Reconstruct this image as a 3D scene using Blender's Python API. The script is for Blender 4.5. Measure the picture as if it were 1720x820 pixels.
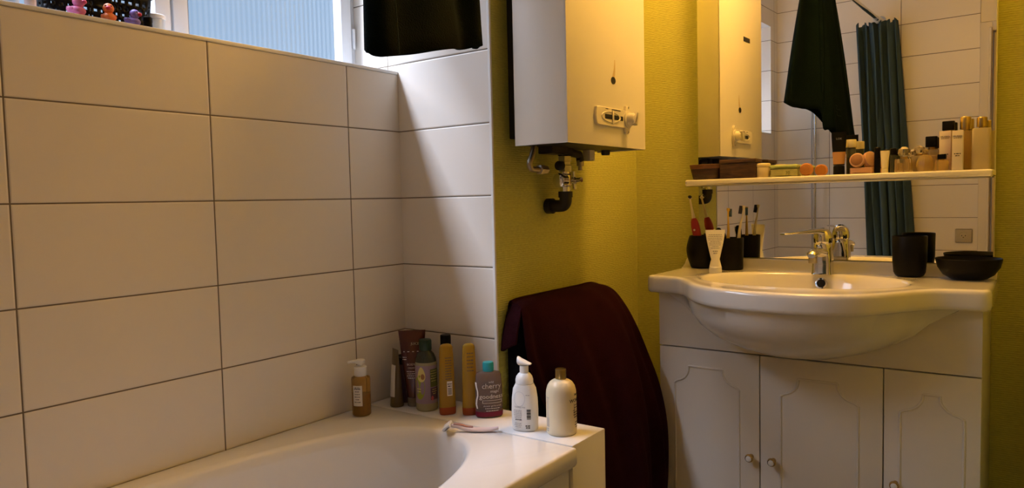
import bpy, bmesh, math, random
from mathutils import Vector, Matrix
from math import pi, sin, cos, radians as R

random.seed(7)
S = bpy.context.scene
COL = S.collection
for o in list(bpy.data.objects):
    bpy.data.objects.remove(o)

# ------------------------------------------------------------------ camera, world, light, exposure
CAM_H = 1.14
cam_d = bpy.data.cameras.new('camera')
cam_d.sensor_width = 36.0
cam_d.lens = 1223.2 / 1720.0 * 36.0
cam_d.clip_start = 0.02
cam = bpy.data.objects.new('camera', cam_d)
COL.objects.link(cam)
yaw, pitch, roll = .6295, .0594, -.0228
fw = Vector((-sin(yaw) * cos(pitch), cos(yaw) * cos(pitch), -sin(pitch)))
rt = Vector((cos(yaw), sin(yaw), 0))
up = rt.cross(fw)
rt2 = cos(roll) * rt + sin(roll) * up
up2 = -sin(roll) * rt + cos(roll) * up
cam.matrix_world = Matrix(((rt2.x, up2.x, -fw.x, 0), (rt2.y, up2.y, -fw.y, 0), (rt2.z, up2.z, -fw.z, CAM_H), (0, 0, 0, 1)))
S.camera = cam

S.view_settings.view_transform = 'Standard'
S.view_settings.look = 'None'
S.view_settings.gamma = 1.0
S.view_settings.use_curve_mapping = False
S.view_settings.exposure = -0.2

WORLD_COL, WORLD_STR = (.46, .69, 1.0, 1), .72
LAMP_COL, LAMP_STR = (1.0, .53, .135, 1), 118.0
LAMP_POS = (-.62, 2.12, 2.39)
SKY_COL, SKY_POWER = (.72, .79, 1.0), (1300.0, 420.0)

w = bpy.data.worlds.new('world')
S.world = w
w.use_nodes = True
w.node_tree.nodes['Background'].inputs[0].default_value = WORLD_COL
w.node_tree.nodes['Background'].inputs[1].default_value = WORLD_STR

# sky outside the window: bright overhead, dimmer lower down (both far outside, seen only as light through the glass)
for nm, x, z, wid, ang, pw in (('daylight_overhead', -3.12, 5.2, 1.0, -25, SKY_POWER[0]), ('daylight_lower', -4.3, 4.6, 1.8, -42, SKY_POWER[1])):
    ld = bpy.data.lights.new(nm, 'AREA')
    ld.shape = 'RECTANGLE'
    ld.size, ld.size_y = wid, 5.0
    ld.color = SKY_COL
    ld.energy = pw
    lo = bpy.data.objects.new(nm, ld)
    COL.objects.link(lo)
    lo.location = (x, -1.2, z)
    lo.rotation_euler = (0, R(ang), 0)

# ------------------------------------------------------------------ key planes of the room (metres)
XL, YB, XE, YW, YF = -1.5744, 1.5965, -1.2229, 2.475, -.355
XR, ZC, LEDGE, NTOP, NY0 = .55, 2.55, 1.5305, 2.245, -.215
TW, TH = .4198, .2


# ------------------------------------------------------------------ material helpers
def nodes(name):
    m = bpy.data.materials.new(name)
    m.use_nodes = True
    return m, m.node_tree, m.node_tree.nodes['Principled BSDF']


def nd(t, typ, **kw):
    n = t.nodes.new(typ)
    for k, v in kw.items():
        setattr(n, k, v)
    return n


def mth(t, op, a, b=None, c=None):
    n = t.nodes.new('ShaderNodeMath')
    n.operation = op
    for i, v in enumerate((a, b, c)):
        if v is None:
            continue
        if isinstance(v, (int, float)):
            n.inputs[i].default_value = v
        else:
            t.links.new(v, n.inputs[i])
    return n.outputs[0]


def rgba(c):
    return (c[0], c[1], c[2], 1)


def mat(name, col, rough=.5, metal=0, trans=0, ior=1.45, coat=0, sheen=0, bump=None, vary=None, alpha=1, spec=None, sub=0):
    m, t, b = nodes(name)
    b.inputs['Base Color'].default_value = rgba(col)
    b.inputs['Roughness'].default_value = rough
    b.inputs['Metallic'].default_value = metal
    b.inputs['Transmission Weight'].default_value = trans
    b.inputs['IOR'].default_value = ior
    b.inputs['Coat Weight'].default_value = coat
    b.inputs['Sheen Weight'].default_value = sheen
    b.inputs['Alpha'].default_value = alpha
    if sheen:
        b.inputs['Sheen Roughness'].default_value = .6
        b.inputs['Sheen Tint'].default_value = rgba([min(1, c * 3 + .02) for c in col])
    if spec is not None:
        b.inputs['Specular IOR Level'].default_value = spec
    tc = nd(t, 'ShaderNodeTexCoord')
    if vary:
        sc, amt = vary
        n = nd(t, 'ShaderNodeTexNoise')
        n.inputs['Scale'].default_value = sc
        n.inputs['Detail'].default_value = 4
        t.links.new(tc.outputs['Object'], n.inputs['Vector'])
        mx = nd(t, 'ShaderNodeMix', data_type='RGBA')
        mx.inputs[6].default_value = rgba([c * (1 - amt) for c in col])
        mx.inputs[7].default_value = rgba([min(1, c * (1 + amt)) for c in col])
        t.links.new(n.outputs[0], mx.inputs[0])
        t.links.new(mx.outputs[2], b.inputs['Base Color'])
    if bump:
        sc, st, dist = bump
        n = nd(t, 'ShaderNodeTexNoise')
        n.inputs['Scale'].default_value = sc
        n.inputs['Detail'].default_value = 3
        t.links.new(tc.outputs['Object'], n.inputs['Vector'])
        bp = nd(t, 'ShaderNodeBump')
        bp.inputs['Strength'].default_value = st
        bp.inputs['Distance'].default_value = dist
        t.links.new(n.outputs[0], bp.inputs['Height'])
        t.links.new(bp.outputs[0], b.inputs['Normal'])
    return m


def tile_mat(name, axis, h0, z0=1.3553, pw=TW, ph=TH, col=(.80, .745, .655), grout=(.15, .115, .075)):
    m, t, b = nodes(name)
    g = nd(t, 'ShaderNodeNewGeometry')
    s = nd(t, 'ShaderNodeSeparateXYZ')
    t.links.new(g.outputs['Position'], s.inputs[0])
    u = mth(t, 'DIVIDE', mth(t, 'SUBTRACT', s.outputs[axis], h0), pw)
    v = mth(t, 'DIVIDE', mth(t, 'SUBTRACT', s.outputs['Z'], z0), ph)
    du = mth(t, 'MULTIPLY', mth(t, 'PINGPONG', u, .5), pw)
    dv = mth(t, 'MULTIPLY', mth(t, 'PINGPONG', v, .5), ph)
    d = mth(t, 'MINIMUM', du, dv)
    mr = nd(t, 'ShaderNodeMapRange')
    mr.inputs[1].default_value, mr.inputs[2].default_value = .0011, .0020
    t.links.new(d, mr.inputs[0])
    mx = nd(t, 'ShaderNodeMix', data_type='RGBA')
    mx.inputs[6].default_value = rgba(grout)
    mx.inputs[7].default_value = rgba(col)
    t.links.new(mr.outputs[0], mx.inputs[0])
    t.links.new(mx.outputs[2], b.inputs['Base Color'])
    rr = nd(t, 'ShaderNodeMapRange')
    rr.inputs[3].default_value, rr.inputs[4].default_value = .8, .36
    t.links.new(mr.outputs[0], rr.inputs[0])
    t.links.new(rr.outputs[0], b.inputs['Roughness'])
    hb = nd(t, 'ShaderNodeMapRange')
    hb.interpolation_type = 'SMOOTHSTEP'
    hb.inputs[1].default_value, hb.inputs[2].default_value = .0008, .0045
    t.links.new(d, hb.inputs[0])
    n = nd(t, 'ShaderNodeTexNoise')
    n.inputs['Scale'].default_value = 55
    t.links.new(g.outputs['Position'], n.inputs['Vector'])
    hh = mth(t, 'ADD', hb.outputs[0], mth(t, 'MULTIPLY', n.outputs[0], .12))
    bp = nd(t, 'ShaderNodeBump')
    bp.inputs['Strength'].default_value = .7
    bp.inputs['Distance'].default_value = .0015
    t.links.new(hh, bp.inputs['Height'])
    t.links.new(bp.outputs[0], b.inputs['Normal'])
    return m


def wallpaper(name, axis, col=(.61, .60, .14)):
    m, t, b = nodes(name)
    g = nd(t, 'ShaderNodeNewGeometry')
    s = nd(t, 'ShaderNodeSeparateXYZ')
    t.links.new(g.outputs['Position'], s.inputs[0])
    c = nd(t, 'ShaderNodeCombineXYZ')
    t.links.new(mth(t, 'MULTIPLY', s.outputs[axis], 70), c.inputs[0])
    t.links.new(mth(t, 'MULTIPLY', s.outputs['Z'], 260), c.inputs[1])
    n = nd(t, 'ShaderNodeTexNoise')
    n.inputs['Scale'].default_value = 1
    n.inputs['Detail'].default_value = 2
    t.links.new(c.outputs[0], n.inputs['Vector'])
    wv = mth(t, 'SINE', mth(t, 'MULTIPLY', s.outputs['Z'], 2 * pi / .0062))
    h = mth(t, 'ADD', n.outputs[0], mth(t, 'MULTIPLY', wv, .16))
    mx = nd(t, 'ShaderNodeMix', data_type='RGBA')
    mx.inputs[6].default_value = rgba([k * .78 for k in col])
    mx.inputs[7].default_value = rgba([min(1, k * 1.18) for k in col])
    t.links.new(n.outputs[0], mx.inputs[0])
    t.links.new(mx.outputs[2], b.inputs['Base Color'])
    b.inputs['Roughness'].default_value = .62
    bp = nd(t, 'ShaderNodeBump')
    bp.inputs['Strength'].default_value = .75
    bp.inputs['Distance'].default_value = .002
    t.links.new(h, bp.inputs['Height'])
    t.links.new(bp.outputs[0], b.inputs['Normal'])
    return m


def glow(name, col, strength):
    m, t, b = nodes(name)
    b.inputs['Base Color'].default_value = col
    b.inputs['Emission Color'].default_value = col
    b.inputs['Emission Strength'].default_value = strength
    return m


def pane_mat():
    m = bpy.data.materials.new('ribbed_window_glass')
    m.use_nodes = True
    t = m.node_tree
    t.nodes.clear()
    out = nd(t, 'ShaderNodeOutputMaterial')
    tr = nd(t, 'ShaderNodeBsdfTransparent')
    tr.inputs[0].default_value = (.80, .90, .98, 1)
    tl = nd(t, 'ShaderNodeBsdfTranslucent')
    tl.inputs[0].default_value = (.85, .92, .97, 1)
    gl = nd(t, 'ShaderNodeBsdfGlossy')
    gl.inputs['Roughness'].default_value = .12
    gl.inputs[0].default_value = (.9, .95, 1, 1)
    # lengthwise ribs with uneven thickness
    g = nd(t, 'ShaderNodeNewGeometry')
    s = nd(t, 'ShaderNodeSeparateXYZ')
    t.links.new(g.outputs['Position'], s.inputs[0])
    c = nd(t, 'ShaderNodeCombineXYZ')
    t.links.new(mth(t, 'MULTIPLY', s.outputs['Y'], 62), c.inputs[0])
    t.links.new(mth(t, 'MULTIPLY', s.outputs['Z'], 5), c.inputs[1])
    n = nd(t, 'ShaderNodeTexNoise')
    n.inputs['Scale'].default_value = 1
    n.inputs['Detail'].default_value = 3
    t.links.new(c.outputs[0], n.inputs['Vector'])
    mr = nd(t, 'ShaderNodeMapRange')
    mr.inputs[1].default_value, mr.inputs[2].default_value = .42, .54
    mr.inputs[3].default_value, mr.inputs[4].default_value = 0, 1
    mx = nd(t, 'ShaderNodeMix', data_type='RGBA')
    mx.inputs[6].default_value = (.30, .50, .72, 1)
    mx.inputs[7].default_value = (1, 1, 1, 1)
    t.links.new(mr.outputs[0], mx.inputs[0])
    t.links.new(mx.outputs[2], tr.inputs[0])
    m1 = nd(t, 'ShaderNodeMixShader')
    m1.inputs[0].default_value = .955
    t.links.new(tl.outputs[0], m1.inputs[1])
    t.links.new(tr.outputs[0], m1.inputs[2])
    m2 = nd(t, 'ShaderNodeMixShader')
    m2.inputs[0].default_value = .07
    t.links.new(m1.outputs[0], m2.inputs[1])
    t.links.new(gl.outputs[0], m2.inputs[2])
    t.links.new(m2.outputs[0], out.inputs[0])
    return m


def wood(name, c0, c1, scale=18):
    m, t, b = nodes(name)
    tc = nd(t, 'ShaderNodeTexCoord')
    mp = nd(t, 'ShaderNodeMapping')
    mp.inputs['Scale'].default_value = (scale, scale, scale * 6)
    t.links.new(tc.outputs['Object'], mp.inputs[0])
    n = nd(t, 'ShaderNodeTexNoise')
    n.inputs['Scale'].default_value = 1.5
    n.inputs['Detail'].default_value = 5
    n.inputs['Distortion'].default_value = 1.2
    t.links.new(mp.outputs[0], n.inputs['Vector'])
    cr = nd(t, 'ShaderNodeValToRGB')
    cr.color_ramp.elements[0].position = .35
    cr.color_ramp.elements[1].position = .65
    cr.color_ramp.elements[0].color = rgba(c0)
    cr.color_ramp.elements[1].color = rgba(c1)
    t.links.new(n.outputs[0], cr.inputs[0])
    t.links.new(cr.outputs[0], b.inputs['Base Color'])
    b.inputs['Roughness'].default_value = .5
    return m


M = {
    'tile_left': tile_mat('white_wall_tile_side', 'Y', 1.3959),
    'tile_back': tile_mat('white_wall_tile_end', 'X', -1.614),
    'tile_front': tile_mat('white_wall_tile_entrance', 'X', -.3965),
    'paper_x': wallpaper('yellow_wallpaper', 'X'),
    'paper_y': wallpaper('yellow_wallpaper_recess', 'Y'),
    'floor': tile_mat('floor_tile', 'X', 0, 0, .3, .3, (.42, .36, .30), (.2, .17, .14)),
    'ceiling': mat('white_ceiling_paint', (.80, .79, .76), .8, bump=(60, .1, .002)),
    'plaster': mat('grey_cream_plaster', (.42, .38, .30), .8, bump=(80, .1, .002)),
    'enamel': mat('white_tub_enamel', (.82, .81, .79), .16, coat=.3),
    'ceramic': mat('cream_ceramic', (.80, .77, .70), .13, coat=.4),
    'laminate': mat('cream_cabinet_lacquer', (.76, .72, .64), .35, bump=(140, .06, .001)),
    'sill': mat('white_sill', (.80, .80, .79), .4),
    'casing': mat('white_heater_enamel', (.80, .76, .66), .33, vary=(6, .03)),
    'heater_plastic': mat('ivory_plastic', (.74, .69, .56), .4),
    'dark': mat('black_iron', (.015, .013, .012), .5),
    'hole': mat('black_cavity', (.006, .006, .006), .8),
    'soot': mat('brown_scorch_mark', (.60, .46, .24), .6),
    'chrome': mat('chrome', (.78, .77, .75), .08, metal=1),
    'brushed': mat('worn_nickel', (.50, .46, .40), .3, metal=1, vary=(80, .25)),
    'braid': mat('braided_steel', (.42, .38, .32), .35, metal=1, bump=(500, .8, .001)),
    'gold': mat('gold_cap', (.42, .30, .11), .28, metal=1),
    'brass': mat('brass', (.55, .38, .15), .22, metal=1),
    'mirror': mat('mirror_silver', (.90, .90, .88), 0.0, metal=1),
    'frame': mat('white_window_paint', (.72, .74, .76), .4),
    'trimm': mat('grey_metal_trim', (.52, .52, .54), .35, metal=.6),
    'trimw': mat('white_plastic_trim', (.80, .78, .73), .35),
    'door': mat('cream_door_paint', (.78, .70, .52), .35),
    'ledge_edge': mat('dark_sealant', (.10, .085, .065), .6),
    'shelf': mat('cream_shelf_lacquer', (.84, .79, .66), .3),
    'towel_red': mat('maroon_terry', (.024, .0036, .0058), .95, sheen=.05, spec=.08, bump=(420, .9, .004), vary=(25, .25)),
    'towel_green': mat('dark_green_terry', (.0032, .0085, .0070), .95, sheen=.05, spec=.08, bump=(420, .9, .004), vary=(25, .3)),
    'seam_green': mat('green_selvedge', (.012, .028, .024), .9, bump=(500, .6, .002)),
    'curtain': mat('teal_curtain_cloth', (.050, .088, .108), .7, spec=.2, bump=(300, .2, .001)),
    'drape_shade': mat('drape_shade_black', (.006, .005, .006), .9, spec=.1, bump=(300, .5, .002)),  # black of the added stand, stands for shade under the towel
    'black_gloss': mat('black_speckled_ceramic', (.0045, .0042, .0042), .35, spec=.14, bump=(260, .25, .001)),
    'black_matte': mat('black_plastic', (.0045, .0045, .005), .42, spec=.14),
    'white_plastic': mat('white_plastic', (.80, .79, .76), .35),
    'cream_plastic': mat('cream_bottle_plastic', (.78, .68, .47), .3),
    'ink': mat('black_print', (.03, .03, .03), .6),
    'ink_grey': mat('grey_print', (.34, .33, .36), .6),
    'ink_white': mat('white_print', (.85, .82, .80), .5),
    'ink_faint': mat('pale_grey_print', (.62, .62, .64), .5),
    'tube_white': mat('bright_white_tube', (.93, .90, .82), .35),
    'ink_blue': mat('blue_grey_print', (.42, .45, .55), .6),
    'label': mat('paper_label', (.74, .70, .62), .6),
    'amber': mat('amber_clear_plastic', (.66, .42, .12), .12, trans=.8, ior=1.3),
    'amber_deep': mat('deep_amber_liquid', (.55, .28, .06), .15, trans=.5, ior=1.3),
    'honey': mat('honey_shower_gel', (.62, .37, .04), .22, trans=.45, ior=1.3),
    'honey_red': mat('orange_red_base', (.55, .12, .035), .2, trans=.35, ior=1.3),
    'maroon_tube': mat('maroon_metallic_tube', (.085, .022, .022), .22, metal=.35, coat=.4),
    'clear': mat('clear_grey_plastic', (.42, .38, .36), .15, trans=.55, ior=1.25),
    'brown_tube': mat('brown_satin_tube', (.115, .075, .03), .35),
    'dark_green_cap': mat('dark_green_cap', (.008, .035, .022), .35),
    'smoke': mat('smoked_clear_plastic', (.09, .10, .08), .12, trans=.5, ior=1.3),
    'olive': mat('olive_bottle_plastic', (.50, .46, .30), .25, trans=.3, ior=1.3),
    'lilac': mat('lilac_label', (.30, .22, .30), .45),
    'lime': mat('lime_green_print', (.30, .36, .03), .5),
    'avocado': mat('pale_yellow_print', (.70, .62, .22), .5),
    'stone': mat('brown_stone_print', (.35, .18, .06), .5),
    'dark_olive': mat('dark_olive_print', (.10, .12, .03), .5),
    'plum_print': mat('plum_print', (.10, .05, .09), .5),
    'red_print': mat('red_print', (.50, .10, .14), .5),
    'cherry': mat('cherry_clear_plastic', (.36, .27, .24), .12, trans=.7, ior=1.25),
    'cherry_gel': mat('cherry_gel', (.24, .02, .06), .25, trans=.3, ior=1.3),
    'teal_cap': mat('teal_cap', (.02, .32, .38), .3),
    'rose': mat('rose_metal', (.60, .33, .30), .25, metal=.6),
    'pink_plastic': mat('pale_pink_plastic', (.72, .60, .60), .4),
    'wood_dark': wood('dark_carved_wood', (.035, .014, .007), (.10, .045, .018), 10),
    'wood_rim': wood('warm_wood_rim', (.15, .062, .02), (.26, .11, .04), 10),
    'soap_green': mat('pale_green_soap_box', (.42, .50, .16), .5, vary=(40, .12)),
    'soap_band': mat('green_print_band', (.46, .44, .15), .5, vary=(90, .35)),
    'orange_soft': mat('orange_sponge', (.52, .21, .045), .75, bump=(200, .6, .003), vary=(60, .15)),
    'cream_pot': mat('cream_pot', (.80, .66, .36), .5),
    'tan': mat('tan_makeup', (.52, .27, .10), .3),
    'peach': mat('peach_plastic', (.58, .33, .18), .3),
    'peach_dark': mat('bronzer_powder', (.32, .15, .055), .6),
    'ivory_tube': mat('ivory_tube', (.76, .68, .42), .35),
    'perfume': mat('golden_perfume_glass', (.90, .73, .36), .05, trans=.85, ior=1.4),
    'perfume_orange': mat('orange_perfume_glass', (.90, .70, .26), .05, trans=.75, ior=1.4),
    'glass_clear': mat('clear_glass', (.86, .78, .60), .04, trans=.85, ior=1.4),
    'box_white': mat('white_carton', (.74, .66, .56), .5),
    'box_red': mat('red_carton_side', (.35, .10, .06), .5),
    'frost': mat('frosted_ivory_glass', (.70, .60, .36), .35, trans=.3, ior=1.3),
    'brush_red': mat('red_rubber_grip', (.36, .02, .035), .4),
    'brush_white': mat('white_handle', (.80, .72, .50), .35),
    'brush_yellow': mat('yellow_handle', (.75, .48, .06), .35),
    'bristle_blue': mat('blue_bristles', (.10, .17, .22), .7),
    'bristle_dark': mat('dark_bristles', (.03, .03, .05), .7),
    'duck_pink': mat('pink_rubber', (.78, .22, .45), .4),
    'duck_orange': mat('orange_rubber', (.85, .23, .05), .4),
    'duck_purple': mat('purple_rubber', (.27, .20, .62), .4),
    'beak_red': mat('red_beak', (.70, .03, .06), .4),
    'beak_pink': mat('pink_beak', (.70, .08, .22), .4),
    'milky': mat('milky_plastic', (.66, .74, .80), .3, trans=.2, ior=1.3),
    'socket': mat('grey_socket_plastic', (.50, .44, .30), .4),
    'lamp': glow('lit_lamp_glass', LAMP_COL, LAMP_STR),
    'pane': pane_mat(),
}


# ------------------------------------------------------------------ mesh helpers
def link(name, bm, m, parent=None, loc=None, rot=None, sharp=38, smooth=True):
    me = bpy.data.meshes.new(name)
    bmesh.ops.recalc_face_normals(bm, faces=bm.faces)
    bm.to_mesh(me)
    bm.free()
    for p in me.polygons:
        p.use_smooth = smooth
    if smooth:
        me.set_sharp_from_angle(angle=R(sharp))
    if not isinstance(m, (list, tuple)):
        m = [m]
    for k in m:
        me.materials.append(M[k] if isinstance(k, str) else k)
    o = bpy.data.objects.new(name, me)
    COL.objects.link(o)
    if parent:
        o.parent = parent
    if loc is not None:
        o.location = loc
    if rot is not None:
        o.rotation_euler = rot
    return o


def tag(o, label, cat, group=None):
    o['label'] = label
    o['category'] = cat
    if group:
        o['group'] = group
    return o


def thing(name, label, cat, loc=(0, 0, 0), rz=0, group=None):
    o = bpy.data.objects.new(name, None)
    COL.objects.link(o)
    o.empty_display_size = .05
    o.location = loc
    o.rotation_euler = (0, 0, rz)
    return tag(o, label, cat, group)


def struct(name, bm, m, parent=None, **kw):
    o = link(name, bm, m, parent, **kw)
    if parent is None:
        o['kind'] = 'structure'
    return o


def face_cam(x, y):
    """turn about z that points a thing's front (local -y) towards the middle of the room near the door"""
    return math.atan2(-x, y)


def box(x0, x1, y0, y1, z0, z1, bev=0, seg=2, bm=None, mi=0):
    b2 = bmesh.new()
    vs = [b2.verts.new((x, y, z)) for z in (z0, z1) for y in (y0, y1) for x in (x0, x1)]
    for f in ((0, 1, 3, 2), (4, 5, 7, 6), (0, 1, 5, 4), (2, 3, 7, 6), (0, 2, 6, 4), (1, 3, 7, 5)):
        b2.faces.new([vs[i] for i in f])
    if bev:
        bmesh.ops.bevel(b2, geom=list(b2.edges), offset=bev, segments=seg, profile=.5, affect='EDGES')
    for f in b2.faces:
        f.material_index = mi
    if bm is None:
        return b2
    return join(bm, b2)


def join(bm, b2, mx=None):
    if mx is not None:
        bmesh.ops.transform(b2, matrix=mx, verts=b2.verts)
    me = bpy.data.meshes.new('tmp')
    b2.to_mesh(me)
    b2.free()
    bm.from_mesh(me)
    bpy.data.meshes.remove(me)
    return bm


def loft(loops, cap0=True, cap1=True, closed=True, bm=None, mi=0):
    bm = bm or bmesh.new()
    rows = [[bm.verts.new(p) for p in l] for l in loops]
    n = len(rows[0])
    for a, b in zip(rows, rows[1:]):
        for i in range(n if closed else n - 1):
            j = (i + 1) % n
            f = bm.faces.new((a[i], a[j], b[j], b[i]))
            f.material_index = mi
    if cap0 and closed:
        bm.faces.new(rows[0][::-1]).material_index = mi
    if cap1 and closed:
        bm.faces.new(rows[-1]).material_index = mi
    return bm


def ring(a, b, z, n=40, e=2.0, cx=0, cy=0, ph=0):
    out = []
    for i in range(n):
        t = 2 * pi * i / n + ph
        c, s = cos(t), sin(t)
        out.append((cx + a * math.copysign(abs(c) ** (2 / e), c), cy + b * math.copysign(abs(s) ** (2 / e), s), z))
    return out


def lathe(prof, n=40, sy=1.0, e=2.0, bm=None, mi=0, cx=0, cy=0):
    """prof: (radius, z) from bottom to top"""
    return loft([ring(max(r, 1e-5), max(r, 1e-5) * sy, z, n, e, cx, cy) for r, z in prof], bm=bm, mi=mi)


def tube(path, r, n=10, bm=None, mi=0, caps=True):
    pts = [Vector(p) for p in path]
    rs = r if isinstance(r, (list, tuple)) else [r] * len(pts)
    loops = []
    nrm = None
    for i, p in enumerate(pts):
        d = (pts[min(i + 1, len(pts) - 1)] - pts[max(i - 1, 0)]).normalized()
        if nrm is None:
            a = Vector((0, 0, 1)) if abs(d.z) < .9 else Vector((1, 0, 0))
            nrm = d.cross(a).normalized()
        nrm = (nrm - d * nrm.dot(d)).normalized()
        bn = d.cross(nrm)
        loops.append([p + rs[i] * (cos(2 * pi * k / n) * nrm + sin(2 * pi * k / n) * bn) for k in range(n)])
    return loft(loops, caps, caps, bm=bm, mi=mi)


def smooth_path(pts, k=8):
    pts = [Vector(p) for p in pts]
    P = [pts[0]] + pts + [pts[-1]]
    out = []
    for i in range(1, len(P) - 2):
        for s in range(k):
            t = s / k
            a, b, c, d = P[i - 1], P[i], P[i + 1], P[i + 2]
            out.append(.5 * ((2 * b) + (c - a) * t + (2 * a - 5 * b + 4 * c - d) * t * t + (3 * b - a - 3 * c + d) * t ** 3))
    out.append(pts[-1])
    return out


def xform(bm, mx):
    bmesh.ops.transform(bm, matrix=mx, verts=bm.verts)
    return bm


def T(x, y, z):
    return Matrix.Translation((x, y, z))


def text_bm(s, size, extrude=.0002, align='CENTER'):
    """flat lettering in the local x-z plane, facing -y"""
    cu = bpy.data.curves.new('txt', 'FONT')
    cu.body = s
    cu.size = size
    cu.extrude = extrude
    cu.align_x = align
    cu.resolution_u = 2
    o = bpy.data.objects.new('txt', cu)
    COL.objects.link(o)
    dg = bpy.context.evaluated_depsgraph_get()
    me = bpy.data.meshes.new_from_object(o.evaluated_get(dg))
    bm = bmesh.new()
    bm.from_mesh(me)
    bpy.data.objects.remove(o)
    bpy.data.curves.remove(cu)
    bpy.data.meshes.remove(me)
    return xform(bm, Matrix.Rotation(pi / 2, 4, 'X'))


def wrap(bm, r, ang=0.0, sy=1.0, lift=.0003):
    """bend a flat x-z sheet round an upright bottle of radius r; ang turns it about z (0 = front, -y)"""
    for v in bm.verts:
        a = v.co.x / r + ang
        rr = r + lift - v.co.y
        v.co = Vector((rr * sin(a), -rr * cos(a) * sy, v.co.z))
    return bm


def sheet(w, h, z0, nx=12, nz=1, th=.0003, x0=0, bm=None, mi=0):
    """thin label plate in the x-z plane, facing -y, ready to wrap"""
    b = bm or bmesh.new()
    loops = []
    for j in range(nz + 1):
        z = z0 + h * j / nz
        loops.append([(x0 - w / 2 + w * i / nx, 0, z) for i in range(nx + 1)])
    rows = [[b.verts.new(p) for p in l] for l in loops]
    for a, c in zip(rows, rows[1:]):
        for i in range(nx):
            b.faces.new((a[i], a[i + 1], c[i + 1], c[i])).material_index = mi
    return b


def lines_bm(rows, x0, z_top, pitch, hgt, seed=1, gap=.0012):
    """rows of tiny word-like dashes standing for print too small to read"""
    rnd = random.Random(seed)
    bm = bmesh.new()
    for k, wd in enumerate(rows):
        x = x0 - wd / 2
        z = z_top - k * pitch
        while x < x0 + wd / 2 - 1e-4:
            l = min(rnd.uniform(.0025, .007), x0 + wd / 2 - x)
            sheet(l, hgt, z, 2, 1, x0=x + l / 2, bm=bm)
            x += l + gap
    return bm


def arc_disc(r, th, n=32, bm=None):
    """disc in the x-z plane, facing -y"""
    return loft([[(r * cos(2 * pi * i / n), y, r * sin(2 * pi * i / n)) for i in range(n)] for y in (0, -th)], bm=bm)


def subsurf(o, lv=2):
    m = o.modifiers.new('smooth', 'SUBSURF')
    m.levels = m.render_levels = lv
    return o


def solid(o, th, off=-1):
    m = o.modifiers.new('thickness', 'SOLIDIFY')
    m.thickness = th
    m.offset = off
    return o


# ------------------------------------------------------------------ the room
struct('floor', box(-1.9, .7, -.5, 2.62, -.06, 0), 'floor')
struct('ceiling', box(-1.9, .7, -.5, 2.62, ZC, ZC + .06), 'ceiling')

bm = box(-1.86, XL, -.5, YB + .02, 0, LEDGE)
box(-1.772, XL, -.5, YB + .02, NTOP, ZC, bm=bm)
box(-1.86, XL, -.5, NY0, LEDGE, NTOP, bm=bm)
struct('wall_left', bm, ['tile_left'], smooth=False)
struct('wall_back', box(-1.79, XE, YB, YB + .004, 0, ZC), 'tile_back', smooth=False)
struct('wall_recess', box(XE - .10, XE - .0002, YB + .0045, YW + .1, 0, ZC), 'paper_y', smooth=False)
struct('wall_vanity', box(XE - .0003, .7, YW, YW + .1, 0, ZC), 'paper_x', smooth=False)
struct('wall_right', box(XR, XR + .1, -.5, YW, 0, ZC), 'plaster', smooth=False)
struct('shading_partition', box(.045, XR, 1.72, YW, 0, ZC), 'paper_y', smooth=False)  # unseen, added to keep the gap right of the vanity dark
DX0, DX1, DZ = -.335, .455, 2.045
bm = box(XL, DX0 - .062, YF - .1, YF, 0, ZC)
struct('wall_front', bm, 'tile_front', smooth=False)
bm = box(DX0 - .062, XR, YF - .1, YF - .002, DZ + .055, ZC)
box(DX1 + .062, XR, YF - .1, YF - .002, 0, DZ + .055, bm=bm)
struct('wall_entrance', bm, 'door', smooth=False)

# reveal of the window niche at its far end carries the same tiles
struct('trim_1', box(XL - .010, XL + .0025, NY0, YB - .0005, LEDGE - .006, LEDGE + .0045, .002), 'sill')
struct('trim_2', box(XE - .006, XE + .003, YB - .0030, YB + .0042, 0, ZC, .001), 'trimw')
struct('trim_3', box(-1.755, XL - .004, NY0 + .0005, YB - .0005, LEDGE, LEDGE + .0015), 'sill')

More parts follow.
